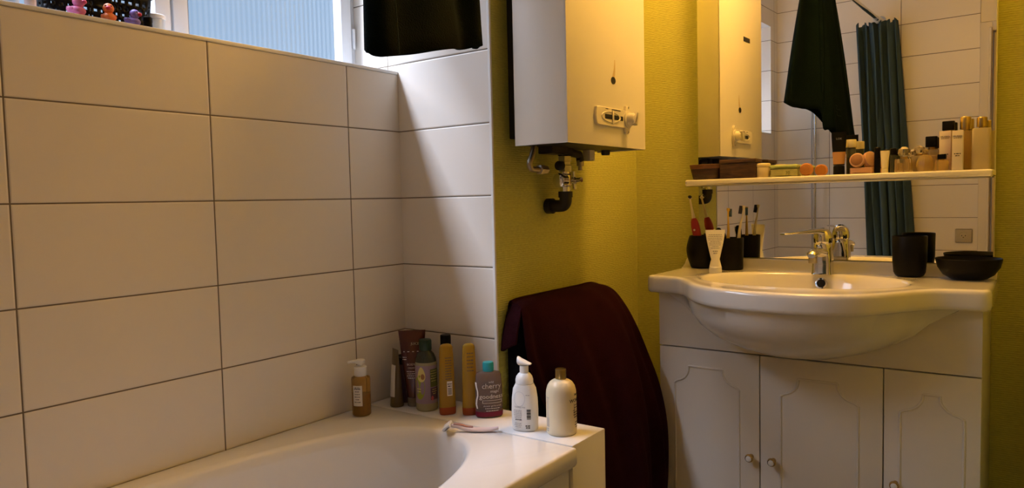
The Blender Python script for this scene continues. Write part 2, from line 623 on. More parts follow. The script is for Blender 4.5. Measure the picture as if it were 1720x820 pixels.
# window: outer frame, three ribbed sashes
WX0, WX1 = -1.790, -1.757
win = bpy.data.objects.new('window_1', None)
COL.objects.link(win)
win['kind'] = 'structure'
bm = box(WX0, WX1, NY0, NY0 + .03, LEDGE, NTOP)
box(WX0, WX1, YB - .018, YB, LEDGE, NTOP, bm=bm)
box(WX0, WX1, NY0, YB, LEDGE, LEDGE + .0115, bm=bm)
box(-1.772, WX1, NY0, YB, NTOP - .012, NTOP, bm=bm)
link('window_frame', bm, 'frame', win)
edges = [NY0 + .03, .39, .994, YB - .018]
for k in range(3):
    a, b = edges[k] + .002, edges[k + 1] - .002
    x0, x1 = WX0 + .006, WX1 + .012
    st = .042
    bm = box(x0, x1, a, a + st, LEDGE + .012, NTOP - .014, .004)
    box(x0, x1, b - st, b, LEDGE + .012, NTOP - .014, .004, bm=bm)
    box(x0, x1, a + st - .004, b - st + .004, LEDGE + .012, LEDGE + .038, .004, bm=bm)
    box(x0, x1, a + st - .004, b - st + .004, NTOP - .034, NTOP - .014, .004, bm=bm)
    sash = link('sash', bm, 'frame', win)
    n = int((b - a - 2 * st) / .004)
    ys = [a + st + (b - a - 2 * st) * i / n for i in range(n + 1)]
    lp = [[(-1.764 + .0012 * sin(y * 2 * pi / .016), y, z) for y in ys] for z in (LEDGE + .03, NTOP - .030)]
    link('pane', loft(lp, closed=False), 'pane', sash)
    if k == 2:
        bm = lathe([(.005, 0), (.005, .062)], 12)
        box(-.012, .0, -.003, .003, .004, .058, bm=bm)
        h = link('hinge', bm, 'frame', sash, loc=(WX1 + .014, b + .004, 1.622))
        link('hinge', h.data.copy() and lathe([(.005, 0), (.005, .062)], 12), 'frame', sash, loc=(WX1 + .014, b + .004, 2.08))

# door in the entrance wall (seen only as its casing in the mirror)
dr = bpy.data.objects.new('door_1', None)
COL.objects.link(dr)
dr['kind'] = 'structure'
bm = box(DX0 - .062, DX0, YF - .1, YF + .016, 0, DZ + .055, .004)
box(DX1, DX1 + .062, YF - .1, YF + .016, 0, DZ + .055, .004, bm=bm)
box(DX0 - .002, DX1 + .002, YF - .1, YF + .016, DZ, DZ + .055, .004, bm=bm)
box(DX0 - .018, DX0 - .004, YF + .010, YF + .026, 0, DZ + .020, .004, bm=bm)
link('door_frame', bm, 'door', dr)
bm = box(DX0 + .002, DX1 - .002, YF - .07, YF - .03, .008, DZ - .003, .002)
for z0, z1 in ((.15, .85), (1.0, 1.9)):
    for q in ((DX0 + .11, DX0 + .125, z0, z1), (DX1 - .125, DX1 - .11, z0, z1), (DX0 + .11, DX1 - .11, z0, z0 + .015), (DX0 + .11, DX1 - .11, z1 - .015, z1)):
        box(q[0], q[1], YF - .036, YF - .022, q[2], q[3], .003, bm=bm)
leaf = link('door_leaf', bm, 'door', dr)
bm = lathe([(.022, 0), (.022, .006), (.008, .008), (.008, .04)], 20)
xform(bm, T(DX1 - .06, YF - .03, 1.02) @ Matrix.Rotation(-pi / 2, 4, 'X'))
tube([(DX1 - .06, YF + .005, 1.02), (DX1 - .12, YF + .006, 1.02), (DX1 - .17, YF + .004, 1.018)], .008, 12, bm=bm)
link('door_handle', bm, 'brass', leaf)

# ------------------------------------------------------------------ bathtub and the boxed ledge behind its end
RIM = .559
TX0, TX1, TY0, TY1 = XL + .001, -.872, YF + .001, 1.436
tub = thing('bathtub', 'white enamel bathtub along the tiled wall under the window', 'bathtub', (TX0, TY0, 0))
N = 128
cx, cy = (-1.515 - .945) / 2, .534
A, B = (1.515 - .945) / 2, .828


def tub_ring(sa, sb, z, e=3.0, dy=0):
    # blunt oval, tighter towards the far end
    out = []
    for i in range(N):
        t = 2 * pi * i / N
        c, s = cos(t), sin(t)
        ee = 2.45 if s > 0 else 4
        out.append((cx + A * sa * math.copysign(abs(c) ** (2 / ee), c), cy + dy + B * sb * math.copysign(abs(s) ** (2 / ee), s), z))
    return out


def rect_ring(x0, x1, y0, y1, z, like, rad=.012):
    out = []
    ccx, ccy = (x0 + x1) / 2, (y0 + y1) / 2
    hx, hy = (x1 - x0) / 2, (y1 - y0) / 2
    for p in like:
        dx, dy = (p[0] - cx) / A, (p[1] - cy) / B
        k = max(abs(dx), abs(dy)) or 1
        dx, dy = dx / k, dy / k
        out.append((ccx + hx * dx, ccy + hy * dy, z))
    return out


top = tub_ring(1, 1, RIM)
L = [rect_ring(TX0, TX1 - .03, TY0, TY1, .05, top), rect_ring(TX0, TX1 - .03, TY0, TY1, RIM - .045, top),
     rect_ring(TX0, TX1 - .006, TY0, TY1, RIM - .046, top),
     rect_ring(TX0, TX1, TY0, TY1, RIM - .038, top), rect_ring(TX0, TX1, TY0, TY1, RIM - .006, top),
     rect_ring(TX0 + .002, TX1 - .003, TY0 + .002, TY1 - .002, RIM - .001, top), rect_ring(TX0 + .006, TX1 - .008, TY0 + .006, TY1 - .006, RIM, top),
     tub_ring(1.035, 1.012, RIM), tub_ring(1.012, 1.004, RIM - .002), tub_ring(.985, .994, RIM - .010), tub_ring(.965, .985, RIM - .03)]
for k in range(1, 9):
    t = k / 8
    L.append(tub_ring(.965 - .13 * t - .12 * t ** 4, .985 - .12 * t - .16 * t ** 4, RIM - .03 - .36 * sin(t * pi / 2), dy=-.03 * t))
L.append(tub_ring(.55, .6, .148, dy=-.03))
L.append(tub_ring(.10, .1, .143, dy=-.03))
bm = loft(L, cap0=False)
xform(bm, T(-TX0, -TY0, 0))
link('shell', bm, 'enamel', tub, sharp=50)
# apron panel below the rim, with a shallow moulded frame
bm = box(TX1 - .034, TX1 - .020, TY0 + .002, TY1 - .002, 0, RIM - .047, .003)
xform(bm, T(-TX0, -TY0, 0))
link('apron_panel', bm, 'enamel', tub)
bm = lathe([(.028, 0), (.028, .004), (.02, .006)], 24)
xform(bm, T(cx - TX0, .2 - TY0, .148))
link('drain', bm, 'chrome', tub)

bm = box(XL + .001, -.884, TY1 + .001, YB - .001, 0, RIM + .0015, .003)
dk = link('bath_ledge', bm, 'enamel')
tag(dk, 'white boxed ledge across the far end of the bathtub carrying toiletry bottles', 'ledge')

# ------------------------------------------------------------------ gas water heater in the yellow recess
HX0, HX1, HY0, HY1, HZ0, HZ1 = -1.173, -1.003, 1.635, 2.096, 1.289, 1.96
ht = thing('water_heater', 'white wall mounted gas water heater on the yellow recess wall', 'water heater', (HX0, (HY0 + HY1) / 2, HZ0))
hl = Matrix.Translation(-ht.location)


def hpart(name, bm, m, parent=ht, **kw):
    return link(name, xform(bm, hl), m, parent, **kw)


# sheet metal hood: open below, front lip slightly higher than the dark inside
th = .004
bm = box(HX1 - th, HX1, HY0, HY1, HZ0, HZ1, .0015)
box(HX0, HX1 - th + .001, HY0, HY0 + th, HZ0, HZ1, .0012, bm=bm)
box(HX0, HX1 - th + .001, HY1 - th, HY1, HZ0, HZ1, .0012, bm=bm)
box(HX0, HX1, HY0, HY1, HZ1 - th, HZ1, .0012, bm=bm)
hpart('casing', bm, 'casing')
hpart('back_plate', box(XE + .0005, HX0 + .004, HY0 + .042, HY1 - .018, HZ0 + .025, HZ1 - .02, .002), 'dark')
bm = box(HX0 + .004, HX1 - th - .001, HY0 + th + .001, HY1 - th - .001, HZ0 + .003, HZ0 + .008)
hpart('burner_floor', bm, 'dark')
# sight hole with a scorched edge
bm = xform(arc_disc(.0105, .0012), Matrix.Diagonal((1.25, 1, 1, 1)))
xform(bm, T(HX1, 1.889, 1.478) @ Matrix.Rotation(pi / 2, 4, 'Z'))
hpart('sight_hole', bm, 'hole')
bm = loft([[(HX1 + .0003, 1.889 + a, 1.478 + b), (HX1 + .0003, 1.889 + a + w_, 1.478 + b)] for a, b, w_ in ((-.006, .008, .016), (-.002, .018, .014), (.003, .030, .010), (.007, .046, .006), (.009, .060, .003))], closed=False)
hpart('scorch_mark', bm, 'soot')
# control plate, slot and knob
pl = []
zc = 1.371
outl = []
for y, z in ((1.776, -.024), (1.955, -.024), (1.960, -.024)):
    outl.append((y, z))
nseg = 18
el = [(1.962 + .017 * sin(a), -.044 * cos(a)) for a in [R(20) + (pi - R(40)) * i / nseg for i in range(nseg + 1)]]
left = [(1.948, .026), (1.79, .026), (1.779, .024), (1.775, .012), (1.773, 0), (1.775, -.012), (1.779, -.024), (1.79, -.026), (1.948, -.026), (1.953, -.040)]
poly = left + el + [(1.953, .040)]
bm = loft([[(HX1 - .001, y, zc + z) for y, z in poly], [(HX1 + .007, y, zc + z) for y, z in poly], [(HX1 + .0085, 1.88 + (y - 1.88) * .985, zc + z * .94) for y, z in poly]])
plate = hpart('control_plate', bm, 'heater_plastic')
bm = loft([[(x, 1.858 + .058 * s * cos(a), zc + .0165 * s * sin(a)) for a in [2 * pi * i / 32 for i in range(32)]] for x, s in ((HX1 + .0083, 1), (HX1 + .0105, .96), (HX1 + .0105, .84), (HX1 + .0088, .8))], cap0=False, cap1=False)
hpart('dial_rim', bm, 'heater_plastic', plate)
bm = box(HX1 + .0086, HX1 + .0094, 1.822, 1.93, zc - .0065, zc + .0065, .0003)
hpart('slot', bm, 'hole', plate)
bm = box(HX1 + .009, HX1 + .0118, 1.862, 1.872, zc - .019, zc + .019, .002)
hpart('slider', bm, 'heater_plastic', plate)
bm = lines_bm([.012, .028], 0, 0, .0, .0022, 3)
bm.free()
bm = box(HX1 + .0086, HX1 + .0089, 1.826, 1.841, zc + .0205, zc + .0225)
box(HX1 + .0086, HX1 + .0089, 1.862, 1.915, zc + .020, zc + .0228, bm=bm)
hpart('plate_print', bm, 'ink', plate)
kn = lathe([(.025, 0), (.025, .004), (.019, .006), (.017, .022), (.014, .026), (.001, .0265)], 28)
box(-.0065, .0065, -.019, .019, .02, .033, .002, bm=kn)
xform(kn, T(HX1 + .008, 1.962, zc) @ Matrix.Rotation(pi / 2, 4, 'Y') @ Matrix.Rotation(R(70), 4, 'Z'))
hpart('knob', kn, 'heater_plastic')
for z in (-.036, .036):
    s_ = arc_disc(.003, .001, 14)
    xform(s_, T(HX1 + .0085, 1.966, zc + z) @ Matrix.Rotation(pi / 2, 4, 'Z'))
    hpart('screw', s_, 'brushed')
hpart('name_badge', box(HX1, HX1 + .0015, 1.775, 1.845, 1.758, 1.776, .0004), 'ink')
# pipework hanging under the hood
hpart('gas_block', box(-1.165, -1.115, 1.735, 1.82, HZ0 - .018, HZ0 + .016, .003), 'dark')
bm = box(-1.172, -1.136, 1.848, 1.882, HZ0 - .020, HZ0 + .015, .004)
tube([(-1.154, 1.87, HZ0 - .008), (-1.154, 1.945, HZ0 - .012), (-1.154, 1.952, HZ0 - .032)], .012, 14, bm=bm)
hpart('outlet_block', bm, 'dark')
hpart('drain_screw', xform(lathe([(.007, 0), (.007, .012), (.0115, .013), (.0115, .03)], 14), T(-1.154, 1.952, HZ0 - .060)), 'brushed')
hpart('valve_stub', box(-1.166, -1.138, 1.985, 2.016, HZ0 - .03, HZ0 + .016, .003), 'heater_plastic')
hpart('plug', xform(lathe([(.012, 0), (.014, .004), (.014, .022), (.008, .026)], 16), T(-1.12, 2.052, HZ0 - .012)), 'dark')
hose = smooth_path([(-1.155, 1.705, HZ0 + .01), (-1.155, 1.690, 1.265), (-1.155, 1.678, 1.245), (-1.155, 1.684, 1.228), (-1.155, 1.705, 1.226), (-1.155, 1.73, 1.2265)], 8)
hs = hpart('flexible_hose', tube(hose, .0085, 12), 'braid')
bm = xform(lathe([(.009, 0), (.0145, .002), (.0145, .020), (.012, .022), (.012, .04)], 6), T(-1.155, 1.722, 1.2265) @ Matrix.Rotation(-pi / 2, 4, 'X'))
hpart('hose_nut', bm, 'brushed', hs)

sv = thing('shutoff_valve', 'chrome shutoff valve on a black elbow pipe below the water heater', 'valve', (XE + .001, 1.862, 1.121))
vl = Matrix.Translation(-sv.location)


def vpart(name, bm, m, parent=sv, **kw):
    return link(name, xform(bm, vl), m, parent, **kw)


VX, VY = -1.154, 1.862
bm = tube(smooth_path([(XE + .0015, VY, 1.121), (XE + .03, VY, 1.121), (VX - .022, VY, 1.121), (VX - .006, VY, 1.124), (VX, VY, 1.137), (VX, VY, 1.160)], 5), .0185, 18)
join(bm, lathe([(.0235, 0), (.0235, .02)], 20), T(XE + .004, VY, 1.121) @ Matrix.Rotation(pi / 2, 4, 'Y'))
join(bm, lathe([(.0215, 0), (.0215, .018)], 20), T(VX, VY, 1.146))
vpart('elbow', bm, 'dark')
bm = lathe([(.0165, 1.160), (.0165, 1.178), (.020, 1.182), (.020, 1.212), (.0165, 1.216), (.0165, 1.224)], 24, cx=VX, cy=VY)
join(bm, lathe([(.017, 0), (.021, .003), (.021, .03), (.017, .034)], 20), T(VX, VY - .040, 1.197) @ Matrix.Rotation(-pi / 2, 4, 'X'))
vb = vpart('valve_body', bm, 'chrome')
bm = lathe([(.0225, 1.222), (.0225, 1.240), (.019, 1.243), (.019, 1.252), (.0215, 1.254), (.0215, 1.268), (.012, 1.270), (.012, 1.272)], 6, cx=VX, cy=VY)
vpart('union_nut', bm, 'brushed')
bm = lathe([(.010, 0), (.010, .026), (.012, .028), (.012, .036)], 18)
for a in range(4):
    tube([(0, 0, .032), (.027 * cos(a * pi / 2 + 1.5), .027 * sin(a * pi / 2 + 1.5), .032)], [.0065, .008], 10, bm=bm)
xform(bm, T(VX, VY + .018, 1.197) @ Matrix.Rotation(-pi / 2, 4, 'X'))
vpart('handle', bm, 'chrome', vb)
vpart('test_port', xform(lathe([(.012, 0), (.014, .004), (.014, .018), (.01, .02)], 14), T(VX, VY - .018, 1.24) @ Matrix.Rotation(pi / 2, 4, 'X')), 'dark')

# ------------------------------------------------------------------ mirror with shelf
MANG = .0162
mr_ = thing('bathroom_mirror', 'tall wall mirror with a cream shelf over the washbasin', 'mirror', (-.531, 2.4061, .934), -MANG)
MW0, MW1, MH = -.425, .425, 1.02
bm = box(MW0, MW1, 0.0034, .045, 0, MH, .0008)
link('backing', bm, 'trimw', mr_)
bm = box(MW0 + .0005, MW1 - .0005, -.0035, 0, .0005, MH - .0005)
xform(bm, Matrix.Rotation(.0037, 4, 'X'))
link('mirror_glass', bm, 'mirror', mr_, smooth=False)
link('wall_bracket', box(MW0 + .06, MW0 + .10, .045, .062, .1, MH - .1), 'trimw', mr_)
link('wall_bracket', box(MW1 - .10, MW1 - .06, .045, .074, .1, MH - .1), 'trimw', mr_)
SH_TOP = 1.1945
z = SH_TOP - .934
bm = box(MW0 + .002, MW1 + .004, -.124, -.0045, z - .021, z, .006, 4)
link('shelf', bm, 'shelf', mr_)

# ceiling lamp (above the picture)
lm = thing('ceiling_lamp', 'round lit globe lamp hanging from the ceiling near the mirror', 'lamp', (LAMP_POS[0], LAMP_POS[1], ZC))
bm = lathe([(.012, -.07), (.012, -.03), (.05, -.02), (.055, -.0005)], 28)
link('ceiling_rose', bm, 'chrome', lm)
bm = bmesh.new()
bmesh.ops.create_icosphere(bm, subdivisions=3, radius=.09)
link('lamp_globe', bm, 'lamp', lm, loc=(0, 0, LAMP_POS[2] - ZC))

# ------------------------------------------------------------------ vanity cabinet and washbasin
CX0, CX1, CYF, CZ = -.963, -.112, 2.097, .85
van = thing('vanity_cabinet', 'cream vanity cabinet with three moulded doors under the washbasin', 'cabinet', ((CX0 + CX1) / 2, 2.28, 0))
vm_ = Matrix.Translation(-van.location)


def cpart(name, bm, m, parent=van, **kw):
    return link(name, xform(bm, vm_), m, parent, **kw)


for x in (CX0 + .002, CX1 - .018):
    cpart('side_panel', box(x, x + .018, CYF + .020, YW - .003, 0, .8465), 'laminate', smooth=False)
cpart('floor_panel', box(CX0 + .0205, CX1 - .0185, CYF + .021, YW - .02, .08, .098), 'laminate', smooth=False)
cpart('back_panel', box(CX0 + .0205, CX1 - .0185, YW - .012, YW - .004, .098, .84), 'laminate', smooth=False)
cpart('plinth', box(CX0 + .0205, CX1 - .0185, CYF + .06, CYF + .078, 0, .0795), 'laminate', smooth=False)
# front board above the doors, cut out where the bowl passes through it
xs = [CX0 + (CX1 - CX0) * i / 80 for i in range(81)]
lp = []
for x in xs:
    q = (x + .545) / .30
    zt = .846 if abs(q) >= 1 else min(.846, .838 - .113 * math.sqrt(1 - q * q))
    lp.append([(x, CYF, .6805), (x, CYF + .019, .6805), (x, CYF + .019, zt), (x, CYF, zt)])
cpart('fascia', loft(lp), 'laminate', smooth=False)
DZ0, DZ1 = .085, .6765
doors = [(CX0, -.6535, -.913, -.713, .862 - 0, (-.868, -.762), -.677), (-.6515, -.3305, -.593, -.390, 0, (-.545, -.442), -.613), (-.3285, CX1, -.290, -.147, 0, (-.238, -.200), -.299)]
for x0, x1, p0, p1, _, tp, kx in doors:
    d = cpart('door', box(x0, x1, CYF, CYF + .019, DZ0, DZ1, .0015), 'laminate')
    zs, zt = .567, .622
    path = [(p0, .15), (p0, zs)]
    for s in range(1, 9):       # concave shoulder
        a = s / 8 * pi / 2
        path.append((p0 + (tp[0] - p0) * (sin(a)), zs + .006 + (zt - zs - .012) * (1 - cos(a))))
    path += [(tp[0], zt), (tp[1], zt)]
    for s in range(8, 0, -1):
        a = s / 8 * pi / 2
        path.append((p1 + (tp[1] - p1) * (sin(a)), zs + .006 + (zt - zs - .012) * (1 - cos(a))))
    path += [(p1, zs), (p1, .15), (p0, .15)]
    bm = bmesh.new()
    for (xa, za), (xb, zb) in zip(path, path[1:]):
        tube([(xa, CYF + .0006, za), (xb, CYF + .0006, zb)], .0036, 8, bm=bm)
    cpart('moulding', bm, 'laminate', d)
    bm = lathe([(.0075, 0), (.006, .004), (.005, .012), (.010, .015), (.0125, .021), (.0105, .026), (.006, .028)], 24)
    xform(bm, T(kx, CYF + .0005, .376) @ Matrix.Rotation(pi / 2, 4, 'X'))
    k = cpart('knob', bm, 'brass', d)
    bm = lathe([(.0085, 0), (.0075, .003), (.003, .0045)], 20)
    xform(bm, T(kx, CYF - .0265, .376) @ Matrix.Rotation(pi / 2, 4, 'X'))
    cpart('knob_cap', bm, 'white_plastic', k)

wb = thing('washbasin', 'cream ceramic washbasin with bulging front bowl on the vanity cabinet', 'washbasin', (-.54, 2.28, .85))
bl = Matrix.Translation(-wb.location)
OUT = [(-.99, 2.405), (-.99, 2.30), (-.99, 2.18), (-.99, 2.085), (-.987, 2.070), (-.975, 2.062), (-.94, 2.060), (-.90, 2.052), (-.865, 2.030), (-.83, 1.985), (-.79, 1.925), (-.74, 1.872), (-.68, 1.832), (-.61, 1.810), (-.54, 1.802),
       (-.47, 1.806), (-.405, 1.822), (-.345, 1.856), (-.30, 1.905), (-.262, 1.965), (-.225, 2.020), (-.19, 2.046), (-.15, 2.056), (-.118, 2.060), (-.103, 2.063), (-.095, 2.075), (-.093, 2.09), (-.093, 2.18), (-.093, 2.30), (-.093, 2.405)]


def resample(pts, n, closed=True):
    pts = [Vector((p[0], p[1], 0)) for p in pts]
    if closed:
        pts = pts + [pts[0]]
    ds = [0]
    for a, b in zip(pts, pts[1:]):
        ds.append(ds[-1] + (b - a).length)
    out = []
    for i in range(n):
        t = ds[-1] * i / n
        k = max(j for j in range(len(ds) - 1) if ds[j] <= t + 1e-9)
        f = (t - ds[k]) / max(1e-9, ds[k + 1] - ds[k])
        out.append(pts[k].lerp(pts[k + 1], f))
    return out


sm = [(p.x, p.y) for p in smooth_path([(x, y, 0) for x, y in OUT], 4)]
back = [(-.093 - (.897) * i / 24, 2.405) for i in range(1, 24)]
OUTL = resample(sm + back, 200)
cc = Vector((-.543, 2.10, 0))
OA, OB = .272, .190


def basin_ring(k, z, a=OA, b=OB, e=2.15, c=cc):
    out = []
    for p in OUTL:
        d = p - c
        t = math.atan2(d.y / b, d.x / a)
        co, si = cos(t), sin(t)
        out.append(Vector((c.x + k * a * math.copysign(abs(co) ** (2 / e), co), c.y + k * b * math.copysign(abs(si) ** (2 / e), si), z)))
    return out


def out_ring(ins, z):
    r = []
    n = len(OUTL)
    for i, p in enumerate(OUTL):
        tg = (OUTL[(i + 2) % n] - OUTL[(i - 2) % n]).normalized()
        nn = Vector((tg.y, -tg.x, 0))     # outline runs anticlockwise seen from above: left, front, right, back
        q = p - nn * ins
        r.append(Vector((q.x, min(q.y, 2.405), z)))
    return r


def bowl_ring(w_, k, z):
    e = basin_ring(1, z, .325, .292, 2.0, Vector((-.545, 2.10, 0)))
    o = out_ring(.012, z)
    c2 = Vector((-.545, 2.10, z))
    return [c2 + (a.lerp(b, w_) - c2) * k for a, b in zip(o, e)]


CT = .900
L = []
for t in (1.0, .92, .82, .70, .56, .42, .28, .14):
    a = t * pi / 2
    L.append(bowl_ring(min(1, .70 + t * .5), .95 * cos(a) ** 1.12, .842 - .156 * sin(a)))
L += [bowl_ring(.35, .97, .8455), out_ring(.012, .847), out_ring(.006, .8475), out_ring(.001, .853), out_ring(0, .860), out_ring(0, .888), out_ring(.002, .895), out_ring(.006, .899), out_ring(.013, CT)]
ro, ri = out_ring(.02, CT), basin_ring(1.05, CT)
for f in (.0, .33, .66):
    L.append([a.lerp(b, f) for a, b in zip(ro, ri)])
L += [basin_ring(1.05, CT + .0022), basin_ring(1.03, CT + .003), basin_ring(1.0, CT + .001), basin_ring(.975, CT - .006), basin_ring(.945, CT - .022), basin_ring(.90, CT - .055), basin_ring(.82, CT - .095), basin_ring(.68, CT - .122), basin_ring(.45, CT - .136), basin_ring(.2, CT - .141), basin_ring(.09, CT - .142)]
bm = loft(L)
xform(bm, bl)
link('basin', bm, 'ceramic', wb, sharp=60)
# raised upstand along the wall edge
prof = [(2.330, CT - .002), (2.345, CT + .003), (2.362, CT + .012), (2.375, CT + .024), (2.386, CT + .031), (2.398, CT + .033), (2.404, CT + .031), (2.404, CT - .03)]
x0, x1 = -.988, -.0945
bm = loft([[(x, y, z) for y, z in prof] for x in (x0, x0 + .004, x1 - .004, x1)])
xform(bm, bl)
link('upstand', bm, 'ceramic', wb)
bm = box(x0, x1, 2.40, YW - .003, CT - .05, CT - .004)
link('rear_edge', xform(bm, bl), 'ceramic', wb)
bm = lathe([(.0165, 0), (.0165, .003), (.0125, .0035), (.0125, .001)], 24)
xform(bm, T(-.523, 2.264, .875) @ Matrix.Rotation(R(72), 4, 'X'))
ov = link('overflow_ring', xform(bm, bl), 'chrome', wb)
bm = lathe([(.0120, 0), (.0120, .0029)], 20)
xform(bm, T(-.523, 2.264, .875) @ Matrix.Rotation(R(72), 4, 'X'))
link('overflow_hole', xform(bm, bl), 'hole', ov)
bm = lathe([(.023, 0), (.023, .003), (.012, .004)], 24)
link('drain', xform(xform(bm, T(-.543, 2.10, CT - .1425)), bl), 'chrome', wb)

tap = thing('mixer_tap', 'chrome single lever mixer tap at the back of the washbasin', 'tap', (-.525, 2.292, CT + .002))
bm = loft([ring(.0275 * s, .0275 * s, z, 40, e) for s, z, e in ((1.06, 0, 6), (1.0, .006, 6), (.97, .03, 6), (.98, .05, 5), (.92, .062, 4), (.90, .075, 3), (.88, .088, 2.4), (.80, .092, 2.2))])
link('tap_body', bm, 'chrome', tap)
sp = [[(u * a, -.015 - y, z + v * b) for u, v in [(cos(2 * pi * i / 24), sin(2 * pi * i / 24)) for i in range(24)]] for y, z, a, b in ((0, .062, .021, .014), (.03, .068, .018, .0115), (.065, .072, .0155, .0105), (.095, .070, .0145, .010), (.115, .066, .014, .0095), (.122, .063, .0105, .006))]
s_ = link('spout', loft(sp), 'chrome', tap)
bm = lathe([(.0115, -.016), (.0118, 0), (.0118, .01)], 20)
link('aerator', xform(bm, T(0, -.118, .057)), 'brushed', s_)
bm = lathe([(.0255, .092), (.0265, .098), (.026, .112), (.022, .124), (.014, .132), (.004, .1345)], 32)
lv = link('lever_hub', bm, 'chrome', tap)
bl2 = []
for y, z, a, b in ((.018, .112, .017, .018), (-.004, .124, .0175, .013), (-.035, .1275, .0155, .0075), (-.08, .1275, .0145, .0050), (-.13, .1265, .0150, .0040), (-.168, .1255, .0140, .0034), (-.178, .125, .009, .0018)):
    bl2.append([(a * math.copysign(abs(cos(t)) ** .8, cos(t)), y, z + b * sin(t)) for t in [2 * pi * i / 24 for i in range(24)]])
link('lever', xform(loft(bl2), Matrix.Rotation(R(-24), 4, 'Z')), 'chrome', tap)

# ------------------------------------------------------------------ things standing on the washbasin
# round black jar with an electric toothbrush leaning in it
def jar_profile(rb, rm, rt_, h, wall=.005):
    p = [(rb * .9, 0), (rb, .004)]
    for i in range(1, 10):
        t = i / 10
        p.append((rb + (rm - rb) * sin(min(1, t * 1.7) * pi / 2) + (rt_ - rm) * max(0, (t - .55) / .45) ** 1.5, .004 + (h - .004) * t))
    p += [(rt_, h), (rt_ - wall * .5, h + .001), (rt_ - wall, h), (rt_ - wall, h * .5), (rb - wall, .012)]
    return p


rj = tag(link('jar', lathe(jar_profile(.034, .048, .037, .108), 48), 'black_gloss', loc=(-.925, 2.348, CT + .001)), 'round bellied black jar at the left end of the washbasin, holding a red toothbrush', 'jar')
eb = thing('electric_toothbrush', 'red electric toothbrush leaning out of the round black jar', 'toothbrush', (-.925, 2.348, CT + .014))
sk = Matrix.Translation((.008, -.006, .004)) @ Matrix.Rotation(R(-13), 4, 'Y') @ Matrix.Rotation(R(-4), 4, 'X')
bm = lathe([(.010, 0), (.0135, .006), (.0135, .07), (.0145, .10), (.0145, .125), (.012, .142), (.008, .152)], 24)
link('grip', xform(bm, sk), 'brush_red', eb)
bm = lathe([(.006, .152), (.0052, .165), (.0036, .19), (.003, .222)], 16)
tube([(-.003, 0, .222), (.006, 0, .226)], .006, 14, bm=bm)
link('brush_neck', xform(bm, sk), 'brush_white', eb)
bm = xform(lathe([(.0055, 0), (.005, .008)], 14), T(.004, -.003, .226) @ Matrix.Rotation(pi / 2, 4, 'X'))
link('bristles', xform(bm, sk), 'bristle_dark', eb)
bm = arc_disc(.0035, .0008, 14)
link('button', xform(xform(bm, T(0, -.0143, .112)), sk), 'label', eb)

tb = tag(link('tumbler', lathe([(.036, 0), (.0385, .003), (.0395, .05), (.0405, .102), (.0395, .1035), (.0375, .102), (.036, .05), (.034, .008)], 44), 'black_gloss', loc=(-.815, 2.325, CT + .001)), 'straight black tumbler left of the tap, holding manual toothbrushes', 'tumbler')


def brush(loc, lean, azim, h, hm, bmat, label, yell=False):
    o = thing('toothbrush', label, 'toothbrush', loc, azim, 'toothbrushes in the straight black tumbler')
    sk = Matrix.Rotation(lean, 4, 'Y')
    P = smooth_path([(0, 0, 0), (.001, 0, h * .4), (-.001, 0, h * .62), (.001, 0, h * .85), (0, 0, h)], 6)
    k = len(P) - 1
    rs = []
    for i in range(k + 1):
        t = i / k
        rs.append(.0042 + .0016 * sin(min(1, t * 2) * pi) if t < .55 else (.0042 - .0018 * min(1, (t - .55) / .15) if t < .87 else .0024 + .003 * min(1, (t - .87) / .05)))
    bm = tube(P, rs, 12)
    link('handle', xform(bm, sk), hm, o)
    bm = box(-.013, -.003, -.0045, .0045, h - .028, h - .002, .001)
    link('bristles', xform(bm, sk), bmat, o)
    return o


brush((-.822, 2.318, CT + .010), R(-1), R(250), .190, 'brush_yellow', 'bristle_blue', 'yellow handled toothbrush with grey blue bristles, upright in the straight tumbler')
brush((-.806, 2.330, CT + .010), R(9), R(8), .200, 'brush_white', 'bristle_dark', 'white handled toothbrush tipped to the right in the straight black tumbler')
# dark razor handle in the tumbler
dr_ = thing('dark_brush', 'stubby black brush handle poking from the straight tumbler behind toothpaste', 'brush', (-.834, 2.318, CT + .010))
bm = xform(lathe([(.006, 0), (.0075, .05), (.009, .09), (.011, .112), (.008, .124), (.003, .128)], 16), Matrix.Rotation(R(-9), 4, 'Y'))
link('handle', bm, 'black_matte', dr_)
bm = xform(lathe([(.0025, .06), (.003, .118), (.002, .124)], 10), T(-.012, -.006, 0) @ Matrix.Rotation(R(-9), 4, 'Y'))
link('stem', bm, 'brush_white', dr_)

